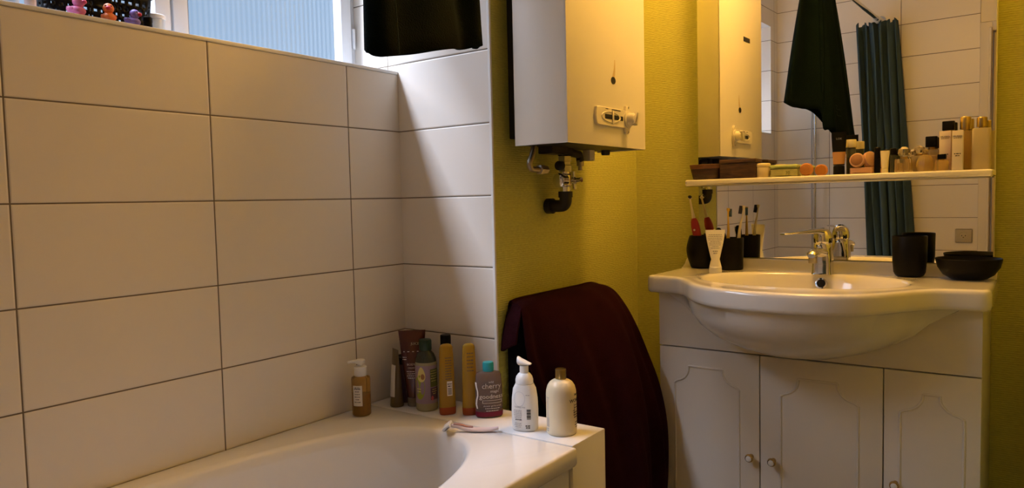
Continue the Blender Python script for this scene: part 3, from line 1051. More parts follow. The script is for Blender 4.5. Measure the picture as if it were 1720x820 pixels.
# toothpaste tube standing on its cap, pinched at the waist
tp = thing('toothpaste_tube', 'white toothpaste tube standing on its cap, pinched at the waist', 'tube', (-.822, 2.205, CT + .001), face_cam(-.822, 2.205))
secs = [(0.0185, .0165, .019), (.0150, .0150, .034), (.0128, .0135, .042), (.0175, .0125, .062), (.0225, .0098, .085), (.0265, .006, .106), (.0285, .0028, .121), (.0295, .0010, .126), (.0295, .0007, .134)]
bm = loft([ring(a, b, z, 40, 2.2) for a, b, z in secs])
bd = link('tube_body', bm, 'tube_white', tp)
link('cap', lathe([(.019, 0), (.0195, .002), (.0190, .018), (.0175, .0195)], 36), 'white_plastic', tp)
bm = lines_bm([.04, .044, .043, .042, .030, .036, .034, .02, .026], 0, .118, .0052, .0017, 5)
join(bm, xform(lines_bm([.015, .012], 0, .066, .006, .0035, 9), Matrix.Identity(4)))
for v in bm.verts:       # follow the tapering front
    zz = v.co.z
    d = .0165
    for (a0, b0, z0), (a1, b1, z1) in zip(secs, secs[1:]):
        if z0 <= zz <= z1:
            q = (zz - z0) / (z1 - z0)
            aa, bb = a0 + (a1 - a0) * q, b0 + (b1 - b0) * q
            d = bb * max(0, 1 - (abs(v.co.x) / aa) ** 2.2) ** (1 / 2.2)
    v.co.y = -d - .0006
link('fine_print', bm, 'ink_grey', bd)

tag(link('cup', lathe([(.030, 0), (.036, .003), (.0405, .012), (.0435, .045), (.0445, .113), (.0435, .1145), (.042, .113), (.0405, .05), (.036, .012)], 48), 'black_matte', loc=(-.300, 2.318, CT + .001)), 'empty black cup standing right of the tap on the washbasin', 'cup')
bowl = tag(link('bowl', lathe([(.038, 0), (.044, .002), (.060, .012), (.073, .032), (.0785, .055), (.0775, .0565), (.0755, .055), (.069, .033), (.057, .016), (.040, .007)], 56), 'black_matte', loc=(-.158, 2.308, CT + .001)), 'wide black bowl at the right end of the washbasin', 'bowl')
# ------------------------------------------------------------------ things on the mirror shelf
SZ = SH_TOP + .0008


def shelf_thing(name, label, cat, x, y, rz=0, group=None):
    return thing(name, label, cat, (x, y, SZ), rz, group)


bm = loft([ring(a, b, z, 40, 5) for a, b, z in ((.040, .026, 0), (.043, .028, .002), (.049, .034, .028), (.0525, .037, .047), (.0505, .035, .048), (.048, .032, .040), (.040, .024, .008))])
o = shelf_thing('wooden_bowl', 'small flared wooden bowl at the left end of the mirror shelf', 'bowl', -.896, 2.335, R(4))
link('bowl_body', bm, 'wood_dark', o)
link('rim', loft([ring(a, b, z, 40, 5) for a, b, z in ((.0504, .0350, .0345), (.0512, .0358, .035), (.0532, .0378, .048), (.0510, .0356, .0488), (.0480, .032, .0488))], cap0=False, cap1=False), 'wood_rim', o)
o = shelf_thing('wooden_box', 'dark carved wooden box between wooden bowl and cream pot on shelf', 'box', -.785, 2.335, R(3))
link('box_body', box(-.057, .057, -.038, .038, 0, .047, .002), 'wood_dark', o)
link('lid', box(-.0585, .0585, -.0395, .0395, .0475, .060, .002), 'wood_dark', o)
o = shelf_thing('cream_pot', 'small round cream pot between the wooden box and green soap box', 'pot', -.707, 2.318)
link('pot_body', lathe([(.019, 0), (.0205, .002), (.0205, .030), (.019, .032)], 32), 'cream_pot', o)
link('lid', lathe([(.0205, .0322), (.0212, .033), (.0212, .040), (.018, .0435), (.006, .0445)], 32), 'cream_pot', o)
o = shelf_thing('soap_box', 'pale green soap box on the mirror shelf beside an orange sponge', 'box', -.643, 2.33, R(2))
link('base', box(-.041, .041, -.027, .027, 0, .023, .003), 'soap_band', o)
link('lid', box(-.0425, .0425, -.0285, .0285, .0235, .036, .005, 3), 'soap_green', o)
bm = text_bm('30', .014)
link('number_print', xform(bm, T(.012, -.0273, .006)), 'dark_olive', o)
bm = xform(lathe([(.006, 0), (.017, .002), (.019, .008), (.019, .018), (.016, .024), (.005, .026)], 32), T(0, .012, .019) @ Matrix.Rotation(pi / 2, 4, 'X'))
tag(link('sponge', bm, 'orange_soft', loc=(-.578, 2.318, SZ)), 'round orange sponge on the mirror shelf right of green soap box', 'sponge')


def crimp_tube(o, secs, m, n=36):
    return link('tube_body', loft([ring(a, b, z, n, 2.2) for a, b, z in secs]), m, o)


o = shelf_thing('foundation_tube', 'tall black foundation tube with tan window standing cap down on shelf', 'tube', -.487, 2.318, face_cam(-.487, 2.318))
link('cap', lathe([(.0155, 0), (.016, .002), (.0155, .024), (.014, .026)], 32), 'black_matte', o)
secs = [(.0155, .0145, .027), (.0165, .0135, .05), (.019, .009, .085), (.0205, .003, .115), (.0205, .0012, .125)]
t_ = crimp_tube(o, secs, 'black_matte')
bm = loft([ring(a, b, z, 36, 2.2) for a, b, z in ((.0157, .0147, .030), (.0168, .0137, .05), (.0182, .0117, .066))], cap0=False, cap1=False)
link('tan_window', bm, 'tan', t_)
bm = text_bm('LOK', .008)
link('print', xform(bm, T(0, -.0088, .102) @ Matrix.Rotation(R(9), 4, 'X')), 'ink_grey', t_)
o = shelf_thing('concealer_tube', 'slim dark tube with cream cap tucked beside tall black foundation tube', 'tube', -.459, 2.345)
link('tube_body', lathe([(.0125, 0), (.013, .002), (.013, .075), (.011, .078)], 28), 'smoke', o)
link('makeup', lathe([(.0105, .003), (.0105, .05)], 24), 'tan', o)
link('cap', lathe([(.0138, .0785), (.0142, .08), (.0142, .1), (.013, .102)], 28), 'ivory_tube', o)
o = shelf_thing('compact', 'open peach makeup compact with round pans on the mirror shelf', 'compact', -.424, 2.325, R(-6))
link('base', box(-.0305, .0305, -.02, .02, 0, .0175, .003), 'peach', o)
bm = xform(lathe([(.018, 0), (.0205, .003), (.0205, .012), (.018, .014)], 32), T(-.011, -.006, .0375) @ Matrix.Rotation(R(78), 4, 'X'))
p_ = link('powder_case', bm, 'peach', o)
bm = xform(lathe([(.0165, .0142), (.015, .0152)], 32), T(-.011, -.006, .0375) @ Matrix.Rotation(R(78), 4, 'X'))
link('powder', bm, 'peach_dark', p_)
bm = xform(lathe([(.021, 0), (.022, .002), (.022, .012), (.019, .014)], 32), T(.013, .007, .040) @ Matrix.Rotation(R(62), 4, 'Z') @ Matrix.Rotation(R(76), 4, 'X'))
link('round_lid', bm, 'peach', o)
o = shelf_thing('mascara', 'slim black mascara tube standing between peach compact and ivory tube', 'mascara', -.385, 2.325)
link('barrel', lathe([(.0075, 0), (.008, .001), (.008, .04)], 20), 'black_matte', o)
link('cap', lathe([(.0085, .0402), (.0085, .072), (.0065, .0745)], 20), 'black_matte', o)
o = shelf_thing('cream_tube', 'ivory hand cream tube with flat crimp on top, near mascara', 'tube', -.3635, 2.312, face_cam(-.36, 2.31))
link('cap', lathe([(.0085, 0), (.0088, .001), (.0085, .012)], 24), 'ivory_tube', o)
crimp_tube(o, [(.0088, .0085, .0125), (.0095, .0075, .025), (.0112, .0045, .045), (.012, .0012, .058), (.012, .0008, .063)], 'ivory_tube', 28)
o = shelf_thing('mini_bottle', 'small dark bottle behind the ivory tube on the mirror shelf', 'bottle', -.350, 2.362)
link('bottle_body', lathe([(.008, 0), (.0085, .002), (.0085, .048), (.006, .052)], 20), 'smoke', o)
link('cap', lathe([(.0085, .0525), (.0085, .070), (.007, .071)], 20), 'black_matte', o)


def perfume(label, x, y, wd, dp, h, m, cap, capm, caph, capw, rz=0, e=6, neck=.006, faceted=False, liquid=None):
    o = shelf_thing('perfume_bottle', label, 'perfume bottle', x, y, rz, 'perfume bottles on the mirror shelf')
    n = 40
    if faceted:
        bm = loft([ring(wd * s, dp * s, z, 10, 2, ph=pi / 10) for s, z in ((.80, 0), (1.0, h * .3), (.95, h * .62), (.62, h * .95), (.4, h))])
        link('glass', bm, m, o, smooth=False)
    else:
        bm = loft([ring(wd * s, dp * s, z, n, e) for s, z in ((.96, 0), (1, .002), (1, h - .004), (.95, h - .0005), (.5, h))])
        link('glass', bm, m, o)
        if liquid:
            link('liquid', loft([ring(wd * .86, dp * .8, z, n, e) for z in (.005, h * .68)]), liquid, o)
    link('collar', lathe([(capw * .6, h - .001), (capw * .6, h + neck)], 20), 'gold', o)
    if cap == 'block':
        bm = loft([ring(capw * s, capw * s, z, 32, 7) for s, z in ((.97, h + neck), (1, h + neck + .002), (1, h + neck + caph - .002), (.95, h + neck + caph))])
    elif cap == 'round':
        bm = lathe([(capw, h + neck), (capw * 1.02, h + neck + .002), (capw * 1.02, h + neck + caph - .002), (capw * .9, h + neck + caph)], 32)
    else:
        bm = lathe([(capw * .6, h + neck), (capw, h + neck + caph * .35), (capw * .9, h + neck + caph * .75), (capw * .3, h + neck + caph)], 10)
    link('cap', bm, capm, o, smooth=(cap != 'gem'))
    return o


perfume('low square perfume bottle with clear knobbly stopper nearest the ivory tube', -.316, 2.316, .0225, .015, .037, 'perfume', 'gem', 'glass_clear', .028, .0165, liquid='perfume')
perfume('flat golden perfume bottle with clear stopper second from the ivory tube', -.283, 2.352, .019, .013, .046, 'glass_clear', 'gem', 'glass_clear', .022, .015, liquid='perfume')
perfume('amber faceted diamond shaped perfume bottle at the middle of perfume row', -.263, 2.312, .023, .017, .045, 'perfume_orange', 'gem', 'perfume', .010, .009, faceted=True)
perfume('tall clear perfume bottle with square black cap behind the faceted amber bottle', -.254, 2.366, .018, .013, .062, 'glass_clear', 'block', 'black_matte', .030, .0145, liquid='perfume')
perfume('low amber perfume bottle with small black cap before white cartons', -.222, 2.300, .016, .012, .028, 'perfume_orange', 'block', 'black_matte', .013, .0105, neck=.003)


def carton(label, x, y, wd, dp, h, txt):
    o = shelf_thing('carton', label, 'box', x, y, 0, 'white cartons on the mirror shelf')
    link('carton_body', box(-wd / 2, wd / 2, -dp / 2, dp / 2, 0, h, .0006), 'box_white', o)
    link('side_band', box(-wd / 2 - .0004, -wd / 2 + .0014, -dp / 2 + .001, dp / 2 - .001, .001, h - .001), 'box_red', o)
    bm = text_bm(txt, .0068)
    xform(bm, T(0, -dp / 2 - .0002, h * .83))
    link('title_print', bm, 'ink', o)
    link('fine_print', xform(lines_bm([.018], 0, h * .80, .003, .0012, 4), T(0, -dp / 2 - .0004, 0)), 'ink', o)
    link('fine_print', xform(lines_bm([.016, .010], 0, h * .40, .0055, .0024, 8), T(0, -dp / 2 - .0004, 0)), 'ink', o)
    return o


carton('white carton partly hidden behind low amber perfume bottle', -.217, 2.330, .028, .024, .108, 'MUSED')
carton('slim white carton in front, right of its twin carton on shelf', -.186, 2.308, .026, .022, .106, 'MUSED')
perfume('square perfume bottle with wide black cap behind the white cartons', -.213, 2.366, .017, .013, .108, 'perfume', 'block', 'black_matte', .025, .0150, neck=.004)
perfume('amber perfume bottle with tall gold cap behind right white carton', -.172, 2.352, .015, .013, .107, 'perfume', 'round', 'gold', .034, .0130, neck=.004)
perfume('frosted ivory perfume bottle with gold cap at right end of shelf', -.133, 2.328, .0215, .017, .110, 'frost', 'round', 'gold', .026, .0120, neck=.003)

# ------------------------------------------------------------------ toiletries on the bath ledge
BZ = RIM + .0022


def bottle(name, label, x, y, cat='bottle', z=BZ, da=0):
    return thing(name, label, cat, (x, y, z), face_cam(x, y) + da)


# amber oil bottle with a white pump (stands on the tub rim)
o = bottle('pump_bottle', 'clear amber oil bottle with white pump on the tub corner', -1.511, 1.352, z=RIM + .0008)
b = link('bottle_body', lathe([(.0235, 0), (.0258, .003), (.0260, .10), (.0250, .1055), (.018, .1085), (.014, .110)], 44), 'amber', o)
link('oil', lathe([(.0225, .004), (.0235, .006), (.0235, .060)], 36), 'amber_deep', b)
c = link('pump_collar', lathe([(.0165, .109), (.0172, .110), (.0172, .134), (.015, .1355), (.013, .136)], 36), 'white_plastic', o)
bm = lathe([(.006, .136), (.006, .142), (.0128, .143), (.0132, .145), (.0132, .152), (.0110, .1535)], 30)
tube(smooth_path([(-.008, 0, .149), (-.022, -.006, .150), (-.034, -.010, .1485)], 5), [.0045] * 5 + [.0040] * 5 + [.003], 12, bm=bm)
link('pump_head', bm, 'white_plastic', c)
lb = link('label', wrap(sheet(.027, .056, .030), .0262, R(-24)), 'label', o)
bm = lines_bm([.020, .012, .014, .016, .01, .018], 0, .076, .0072, .0018, 11)
join(bm, xform(text_bm('SKIN', .0075), T(0, 0, .0775)))
link('print', wrap(bm, .0262, R(-24), lift=.0007), 'ink', lb)

# brown squeeze tube, seen edge-on
o = bottle('squeeze_tube', 'narrow brown squeeze tube with white label seen edge on, beside oil bottle', -1.485, 1.462, 'tube', da=R(-68))
secs = [(.0185, .0185, 0), (.0195, .0195, .003), (.019, .0185, .012), (.0205, .0150, .045), (.0215, .0115, .09), (.022, .006, .13), (.022, .0018, .155), (.022, .0010, .164)]
b = link('tube_body', loft([ring(a, bb, z, 36, 2.1) for a, bb, z in secs]), 'brown_tube', o)
bm = loft([[(x, -(.0009 + bb * max(0, 1 - (abs(x) / a) ** 2.1) ** (1 / 2.1)), z) for x in [-.017 + .032 * i / 10 for i in range(11)]] for a, bb, z in ((.0194, .0176, .030), (.0208, .0140, .06), (.0213, .0128, .075), (.0216, .0105, .10), (.0219, .0078, .120))], closed=False)
link('label', bm, 'label', b)

# dark lidded jar behind
o = bottle('dark_jar', 'dark round jar half hidden behind the brown squeeze tube', -1.500, 1.528, 'jar')
link('jar_body', lathe([(.034, 0), (.036, .003), (.036, .108), (.034, .112)], 40), 'plum_print', o)
link('lid', lathe([(.0375, .1122), (.038, .114), (.038, .128), (.036, .131), (.034, .1295)], 40), 'black_matte', o)
b = link('label', wrap(sheet(.03, .07, .03), .0362, R(10)), 'lilac', o)

# maroon tube standing on a clear cap
o = bottle('cream_tube', 'large maroon cream tube with white lettering standing on clear cap', -1.447, 1.492, 'tube', da=R(-4))
secs = [(.0185, .0170, .026), (.0205, .0180, .04), (.0255, .0165, .08), (.0305, .0120, .13), (.0345, .0065, .175), (.0375, .0020, .205), (.0385, .0010, .217)]
b = link('tube_body', loft([ring(a, bb, z, 44, 2.1) for a, bb, z in secs]), 'maroon_tube', o)
link('cap', lathe([(.0175, 0), (.0182, .002), (.0178, .024), (.0160, .0255)], 36), 'clear', o)


def on_secs(bm, secs, lift=.0008, e=2.1):
    for v in bm.verts:
        for (a0, b0, z0), (a1, b1, z1) in zip(secs, secs[1:]):
            if z0 <= v.co.z <= z1:
                q = (v.co.z - z0) / (z1 - z0)
                aa, bb = a0 + (a1 - a0) * q, b0 + (b1 - b0) * q
                v.co.y = -bb * max(0, 1 - (abs(v.co.x) / aa) ** e) ** (1 / e) - lift
    return bm


bm = xform(text_bm('JUICE', .0095), T(.008, 0, .176))
join(bm, lines_bm([.05], 0, .156, .01, .0022, 21, gap=.008))
join(bm, lines_bm([.012, .012], -.022, .140, .006, .002, 22))
join(bm, xform(text_bm('BODY', .0085), T(-.004, 0, .118)))
join(bm, xform(text_bm('CREAM', .006), T(-.004, 0, .109)))
join(bm, lines_bm([.026, .022, .024, .02], -.004, .100, .006, .0014, 23))
link('lettering', on_secs(bm, secs), 'ink_white', b)

# avocado shampoo
o = bottle('shampoo_bottle', 'round shampoo bottle with dark green cap and avocado label', -1.389, 1.484)
link('bottle_body', lathe([(.0275, 0), (.0300, .004), (.0303, .012), (.0303, .128), (.0295, .136)], 44), 'olive', o)
link('shoulder', lathe([(.0296, .1362), (.0285, .145), (.023, .158), (.016, .166), (.014, .170)], 44), 'smoke', o)
link('cap', lathe([(.0170, .168), (.0178, .170), (.0175, .194), (.0160, .1975), (.008, .199)], 32), 'dark_green_cap', o)
lb = link('label', wrap(sheet(.150, .106, .022, 40), .0304, 0), 'lilac', o)


def blob(w_, h_, x, z, egg=0, n=24):
    bm = bmesh.new()
    vs = []
    for i in range(n):
        a = 2 * pi * i / n
        k = 1 - egg * sin(a)
        vs.append(bm.verts.new((x + w_ * k * cos(a), 0, z + h_ * sin(a))))
    cv = bm.verts.new((x, 0, z))
    for i in range(n):
        bm.faces.new((cv, vs[i], vs[(i + 1) % n]))
    return bm


bm = blob(.016, .034, -.020, .068)
link('green_leaf_print', wrap(bm, .0304, 0, lift=.0006), 'lime', lb)
link('avocado_print', wrap(blob(.011, .021, -.014, .104, .3), .0304, 0, lift=.0009), 'avocado', lb)
link('stone_print', wrap(blob(.0055, .008, -.010, .098), .0304, 0, lift=.0012), 'stone', lb)
link('side_panel_print', wrap(sheet(.030, .050, .068, 10, x0=.026), .0304, 0, lift=.0007), 'dark_olive', lb)
link('plum_panel_print', wrap(sheet(.030, .034, .032, 10, x0=.026), .0304, 0, lift=.0007), 'plum_print', lb)
for bm in (lines_bm([.022, .024, .02, .024, .02], .024, .112, .007, .0016, 31), lines_bm([.014, .012], -.022, .062, .007, .003, 32), lines_bm([.016, .018, .012], .024, .06, .006, .0016, 33)):
    link('fine_print', wrap(bm, .0304, 0, lift=.0011), 'avocado', lb)
link('red_print', wrap(blob(.004, .0065, .016, .037), .0304, 0, lift=.0012), 'red_print', lb)

# slim black bottle behind
o = bottle('black_bottle', 'slim black bottle with black cap behind the avocado shampoo', -1.352, 1.528)
link('bottle_body', lathe([(.0165, 0), (.018, .003), (.018, .165), (.016, .173), (.0145, .176)], 36), 'black_matte', o)
link('cap', lathe([(.0145, .177), (.0150, .179), (.0148, .205), (.0135, .2065)], 32), 'black_matte', o)


def amber_bottle(label, x, y, da, wd, h, sticker):
    o = bottle('shower_gel_bottle', label, x, y, da=da)
    o['group'] = 'amber shower gel bottles on the bath ledge'
    dp = wd * .62
    lp = []
    for t, s in ((0, .93), (.02, 1.0), (.12, 1.02), (.35, .97), (.6, .93), (.85, .86), (.93, .82)):
        lp.append(ring(wd * s, dp * s, h * t, 40, 2.6))
    for i in range(1, 6):
        a = i / 5 * pi / 2
        lp.append(ring(wd * (.82 * cos(a) ** .7 + .02), dp * (.82 * cos(a) ** .7 + .02), h * (.93 + .07 * sin(a)), 40, 2.6))
    b = link('bottle_body', loft(lp), 'honey', o)
    bm = loft([ring(wd * s + .0004, dp * s + .0004, h * t, 40, 2.6) for t, s in ((0, .90), (.001, .94), (.02, 1.0), (.08, 1.015), (.105, 1.018))], cap1=False)
    link('base_cap', bm, 'honey_red', o)
    if sticker:
        q = xform(sheet(.015, .040, h * .27, 6), T(.004, 0, 0))
        link('sticker', on_secs(q, [(wd * .98, dp * .98, 0), (wd * .96, dp * .95, h)], .0009, 2.6), 'label', b)
        q = lines_bm([.012, .010], .004, h * .43, .006, .003, 41)
        for k in range(6):
            sheet(.011, .0016, h * .29 + k * .0032, 4, x0=.004, bm=q)
        link('barcode', on_secs(q, [(wd * .98, dp * .98, 0), (wd * .96, dp * .95, h)], .0014, 2.6), 'ink', b)
        q = lines_bm([.018] * 9, .002, h * .80, .0072, .0024, 42)
        link('fine_print', on_secs(q, [(wd * .98, dp * .98, 0), (wd * .84, dp * .84, h)], .0012, 2.6), 'brown_tube', b)
    else:
        q = loft([ring(wd * .80, dp * .62, z, 32, 3) for z in (h * .09, h * .47)])
        link('gel', q, 'cream_plastic', b)
        q = lines_bm([.018] * 6, .002, h * .86, .0095, .003, 44)
        link('fine_print', on_secs(q, [(wd * .98, dp * .98, 0), (wd * .84, dp * .84, h)], .0012, 2.6), 'brown_tube', b)
    return o


amber_bottle('amber shower gel bottle with barcode sticker and rounded top', -1.309, 1.480, R(14), .0225, .194, True)
amber_bottle('amber shower gel bottle without sticker, pressed against the cherry bottle', -1.252, 1.508, R(6), .0205, .196, False)

# cherry shower gel
o = bottle('shower_gel_bottle', 'clear cherry shower gel bottle with teal cap and white lettering', -1.199, 1.524, da=R(8))
EL = .62
b = link('bottle_body', lathe([(.0345, 0), (.0368, .004), (.0372, .03), (.0366, .08), (.0345, .112), (.031, .1195), (.020, .1225), (.0155, .123)], 48, EL, 2.3), 'cherry', o)
link('gel', lathe([(.0335, .003), (.0352, .006), (.0352, .021)], 44, EL, 2.3), 'cherry_gel', b)
link('gel_band', lathe([(.0370, .0035), (.0374, .005), (.0376, .016), (.0374, .0165)], 48, EL, 2.3), 'cherry_gel', b)
link('cap', lathe([(.0145, .1232), (.0150, .125), (.0150, .144), (.0135, .1475), (.006, .1485)], 32), 'teal_cap', o)
secs = [(.0370, .0370 * EL, 0), (.0374, .0374 * EL, .03), (.0368, .0368 * EL, .08), (.0347, .0347 * EL, .112)]
bm = xform(text_bm('wild', .0085), T(.004, 0, .0945))
join(bm, xform(text_bm('cherry', .0200), T(.005, 0, .0800)))
join(bm, xform(text_bm('magic', .0105), T(.013, 0, .0690)))
join(bm, xform(text_bm('goodness', .0170), T(.004, 0, .0530)))
join(bm, xform(text_bm('shower gel & scrub', .0062), T(.006, 0, .0310)))
join(bm, lines_bm([.040, .034], .006, .0255, .0065, .0014, 51))
sheet(.052, .0008, .0475, 16, x0=.006, bm=bm)
sheet(.052, .0008, .0405, 16, x0=.006, bm=bm)
sheet(.0008, .008, .0405, 1, x0=-.020, bm=bm)
sheet(.0008, .008, .0405, 1, x0=.032, bm=bm)
link('lettering', on_secs(bm, secs, .0008, 2.3), 'ink_white', b)
bm = sheet(.003, .07, .025, 2, 6, x0=-.0335)
for v in bm.verts:
    v.co.x += .002 * sin(v.co.z * 120)
link('side_scroll', on_secs(bm, secs, .0009, 2.3), 'ink_white', b)

# white foam pump
o = bottle('foam_pump_bottle', 'white foam pump bottle with printed back label on the ledge', -1.052, 1.484, da=R(-20))
lp = [(.0300, .0230, 0), (.0325, .0255, .003), (.0333, .0262, .02), (.0336, .0265, .05), (.0325, .0255, .080), (.0290, .0235, .105), (.0240, .0225, .114), (.0225, .0222, .117)]
b = link('bottle_body', loft([ring(a, bb, z, 48, 2.5) for a, bb, z in lp]), 'white_plastic', o)
c = link('pump_collar', lathe([(.0215, .1172), (.0225, .118), (.0225, .128), (.0200, .136), (.0150, .1425), (.0120, .1445)], 40), 'white_plastic', o)
link('neck', lathe([(.0112, .1446), (.0112, .163)], 28), 'white_plastic', o)
hd = []
for x, zb, zt, wy in ((-.0165, .1650, .1855, .0085), (-.014, .1632, .1850, .0110), (-.006, .1630, .1800, .0130), (.004, .1630, .1755, .0125), (.012, .1640, .1715, .0105), (.0185, .1655, .1690, .0070)):
    hd.append([(x, wy * cos(t), (zb + zt) / 2 + (zt - zb) / 2 * sin(t)) for t in [2 * pi * i / 20 for i in range(20)]])
link('pump_head', loft(hd), 'white_plastic', o)
bm = loft([[(-.006 + .0155 * k * cos(t), 0, .085 + (.016 * k * sin(t) if sin(t) > 0 else .022 * k * sin(t))) for t in [2 * pi * i / 40 for i in range(40)]] for k in (1.0, .93)], cap0=False, cap1=False)
link('arch_print', on_secs(bm, lp, .0006, 2.5), 'ink_faint', b)
bm = xform(text_bm('foaming soap', .0055), T(-.004, 0, .0610))
join(bm, lines_bm([.022, .024, .023, .024, .020, .018], -.010, .053, .0038, .0013, 61))
join(bm, lines_bm([.010], .016, .092, .01, .0012, 65))
join(bm, lines_bm([.018, .02, .016], -.010, .020, .0045, .0014, 62))
link('fine_print', on_secs(bm, lp, .0007, 2.5), 'ink_grey', b)
bm = lines_bm([.018], -.008, .029, .01, .0022, 63)
for k in range(9):
    sheet(.0095, .0011 + .0007 * (k % 3), .0320 + k * .0028, 4, x0=.0185, bm=bm)
join(bm, lines_bm([.012, .010], .016, .014, .005, .003, 64))
link('barcode', on_secs(bm, lp, .0009, 2.5), 'ink', b)

# cream shampoo with gold cap
o = bottle('shampoo_bottle', 'cream shampoo bottle with a gold cap at the ledge corner', -.958, 1.508)
prof = [(.0350, 0), (.0372, .003), (.0378, .008), (.0378, .098), (.0370, .108), (.0340, .119), (.0285, .1275), (.0215, .1325), (.0150, .1345), (.0130, .1355)]
b = link('bottle_body', lathe(prof, 52), 'cream_plastic', o)
link('cap', lathe([(.0130, .1357), (.0136, .137), (.0136, .1590), (.0128, .1605), (.0105, .1600)], 40), 'gold', o)
bm = text_bm('WONDER', .0125)
xform(bm, T(0, 0, .0820))
join(bm, xform(text_bm('hair', .009), T(-.004, 0, .098)))
join(bm, lines_bm([.018, .022], 0, .073, .006, .0022, 71))
sheet(.0015, .030, .048, 1, x0=-.012, bm=bm)
sheet(.010, .0014, .061, 3, x0=-.012, bm=bm)
join(bm, lines_bm([.030, .030, .026], 0, .055, .006, .003, 72))
join(bm, lines_bm([.018, .02, .014], 0, .030, .006, .0026, 73))
link('lettering', wrap(bm, .0378, R(74)), 'ink', b)
for bm in (lines_bm([.012] + [.008] * 12, 0, .092, .0038, .0014, 74), lines_bm([.012] * 8, 0, .042, .0030, .0020, 75), lines_bm([.007, .006], 0, .014, .005, .003, 76)):
    link('fine_print', wrap(bm, .0378, R(-62)), 'ink_grey', b)

# razor lying on the rim
o = thing('razor', 'white and rose safety razor lying on the tub rim', 'razor', (-1.155, 1.395, RIM + .0006), R(32))
pts = smooth_path([(-.052, 0, .016), (-.035, 0, .014), (-.012, 0, .0075), (.015, 0, .006), (.045, 0, .0065), (.068, 0, .0105)], 6)
k = len(pts)
lp = []
for i, p in enumerate(pts):
    t = i / (k - 1)
    a = .0045 + .0055 * sin(max(0, (t - .25) / .75) * pi) ** .8
    hh = .0045 + .001 * sin(t * pi)
    lp.append([(p.x, a * cos(q), p.z + hh * sin(q)) for q in [2 * pi * i2 / 16 for i2 in range(16)]])
link('handle', loft(lp), 'pink_plastic', o)
bm = tube(smooth_path([(-.046, 0, .0195), (-.03, 0, .0185), (-.012, 0, .0130), (.004, 0, .0118)], 6), [.0035] * 18 + [.001], 12)
link('metal_strip', bm, 'rose', o)
bm = box(-.012, .012, -.021, .021, -.004, .004, .003)
xform(bm, T(-.062, 0, .0155) @ Matrix.Rotation(R(-38), 4, 'Y'))
link('head', bm, 'white_plastic', o)
bm = box(-.008, .008, -.019, .019, -.0052, -.0038, .0004)
xform(bm, T(-.062, 0, .0155) @ Matrix.Rotation(R(-38), 4, 'Y'))
link('blades', bm, 'brushed', o)

# ------------------------------------------------------------------ things on the window ledge
LZ = LEDGE + .002
bk = thing('storage_basket', 'black perforated plastic basket on the window ledge behind the ducks', 'basket', (-1.668, .765, LZ))
BW, BD, BH = .052, .108, .080


def basket_pt(t, z, ins=0):
    a, b = BW + z * .06 - ins, BD + z * .08 - ins
    c, s = cos(t), sin(t)
    e = 7
    return (a * math.copysign(abs(c) ** (2 / e), c), b * math.copysign(abs(s) ** (2 / e), s), z)


# lattice walls: solid bands with open slots between
bm = bmesh.new()
NT = 160
per = []
pp = [Vector(basket_pt(2 * pi * i / 720, 0)) for i in range(721)]
acc = [0]
for a, b in zip(pp, pp[1:]):
    acc.append(acc[-1] + (b - a).length)
angs = []
for i in range(NT):
    t = acc[-1] * i / NT
    j = max(q for q in range(720) if acc[q] <= t + 1e-9)
    angs.append(2 * pi * (j + (t - acc[j]) / max(1e-9, acc[j + 1] - acc[j])) / 720)
zs = [0, .010, .016, .024, .030, .038, .044, .052, .058, .068, .080]
grid = [[bm.verts.new(basket_pt(a, z)) for a in angs] for z in zs]
for r_ in range(len(zs) - 1):
    for i in range(NT):
        slot = (r_ % 2 == 1) and r_ < 9 and ((i + (2 if (r_ // 2) % 2 else 0)) % 4 in (0, 1))
        if not slot:
            bm.faces.new((grid[r_][i], grid[r_][(i + 1) % NT], grid[r_ + 1][(i + 1) % NT], grid[r_ + 1][i]))
bm.faces.new(grid[0][::-1])
bo = link('basket_body', bm, 'black_matte', bk)
solid(bo, .002)
bm = tube([basket_pt(a, .080, -.002) for a in angs] + [basket_pt(angs[0], .080, -.002)], .0035, 8, caps=False)
link('rim', bm, 'black_matte', bk)


def duck(name, label, x, y, rz, body, beak, s):
    o = thing('rubber_duck', label, 'rubber duck', (x, y, LZ), rz, 'rubber ducks on the window ledge')
    lp = []
    for i in range(13):
        t = i / 12
        u = -1 + 2 * t
        wx = max(.02, (1 - u * u)) ** .5
        tail = max(0, -u - .45) * .55
        lp.append([(u * .021 * s, .0155 * s * wx * cos(a), (.0125 + tail * .03) * s + .0122 * s * wx * sin(a)) for a in [2 * pi * k / 20 for k in range(20)]])
    link('body', loft(lp), body, o)
    bm = bmesh.new()
    bmesh.ops.create_uvsphere(bm, u_segments=24, v_segments=14, radius=.0125 * s)
    link('head', bm, body, o, loc=(.007 * s, 0, .0325 * s))
    bm = loft([ring(.0062 * s * k, .0048 * s * k, z * s, 16, 2.2) for k, z in ((.9, 0), (1.0, .003), (.8, .006), (.3, .008))])
    xform(bm, Matrix.Rotation(pi / 2, 4, 'Y') @ Matrix.Rotation(pi / 2, 4, 'Z'))
    link('beak', bm, beak, o, loc=(.0175 * s, 0, .0315 * s))
    for sy in (-1, 1):
        bm = bmesh.new()
        bmesh.ops.create_uvsphere(bm, u_segments=12, v_segments=8, radius=.0019 * s)
        link('eye', bm, 'ink', o, loc=(.0165 * s, sy * .0062 * s, .0370 * s))
        bm = bmesh.new()
        bmesh.ops.create_uvsphere(bm, u_segments=14, v_segments=8, radius=.008 * s)
        xform(bm, Matrix.Diagonal((1.1, .4, .7, 1)))
        link('wing', bm, body, o, loc=(-.004 * s, sy * .0143 * s, .015 * s))
    return o


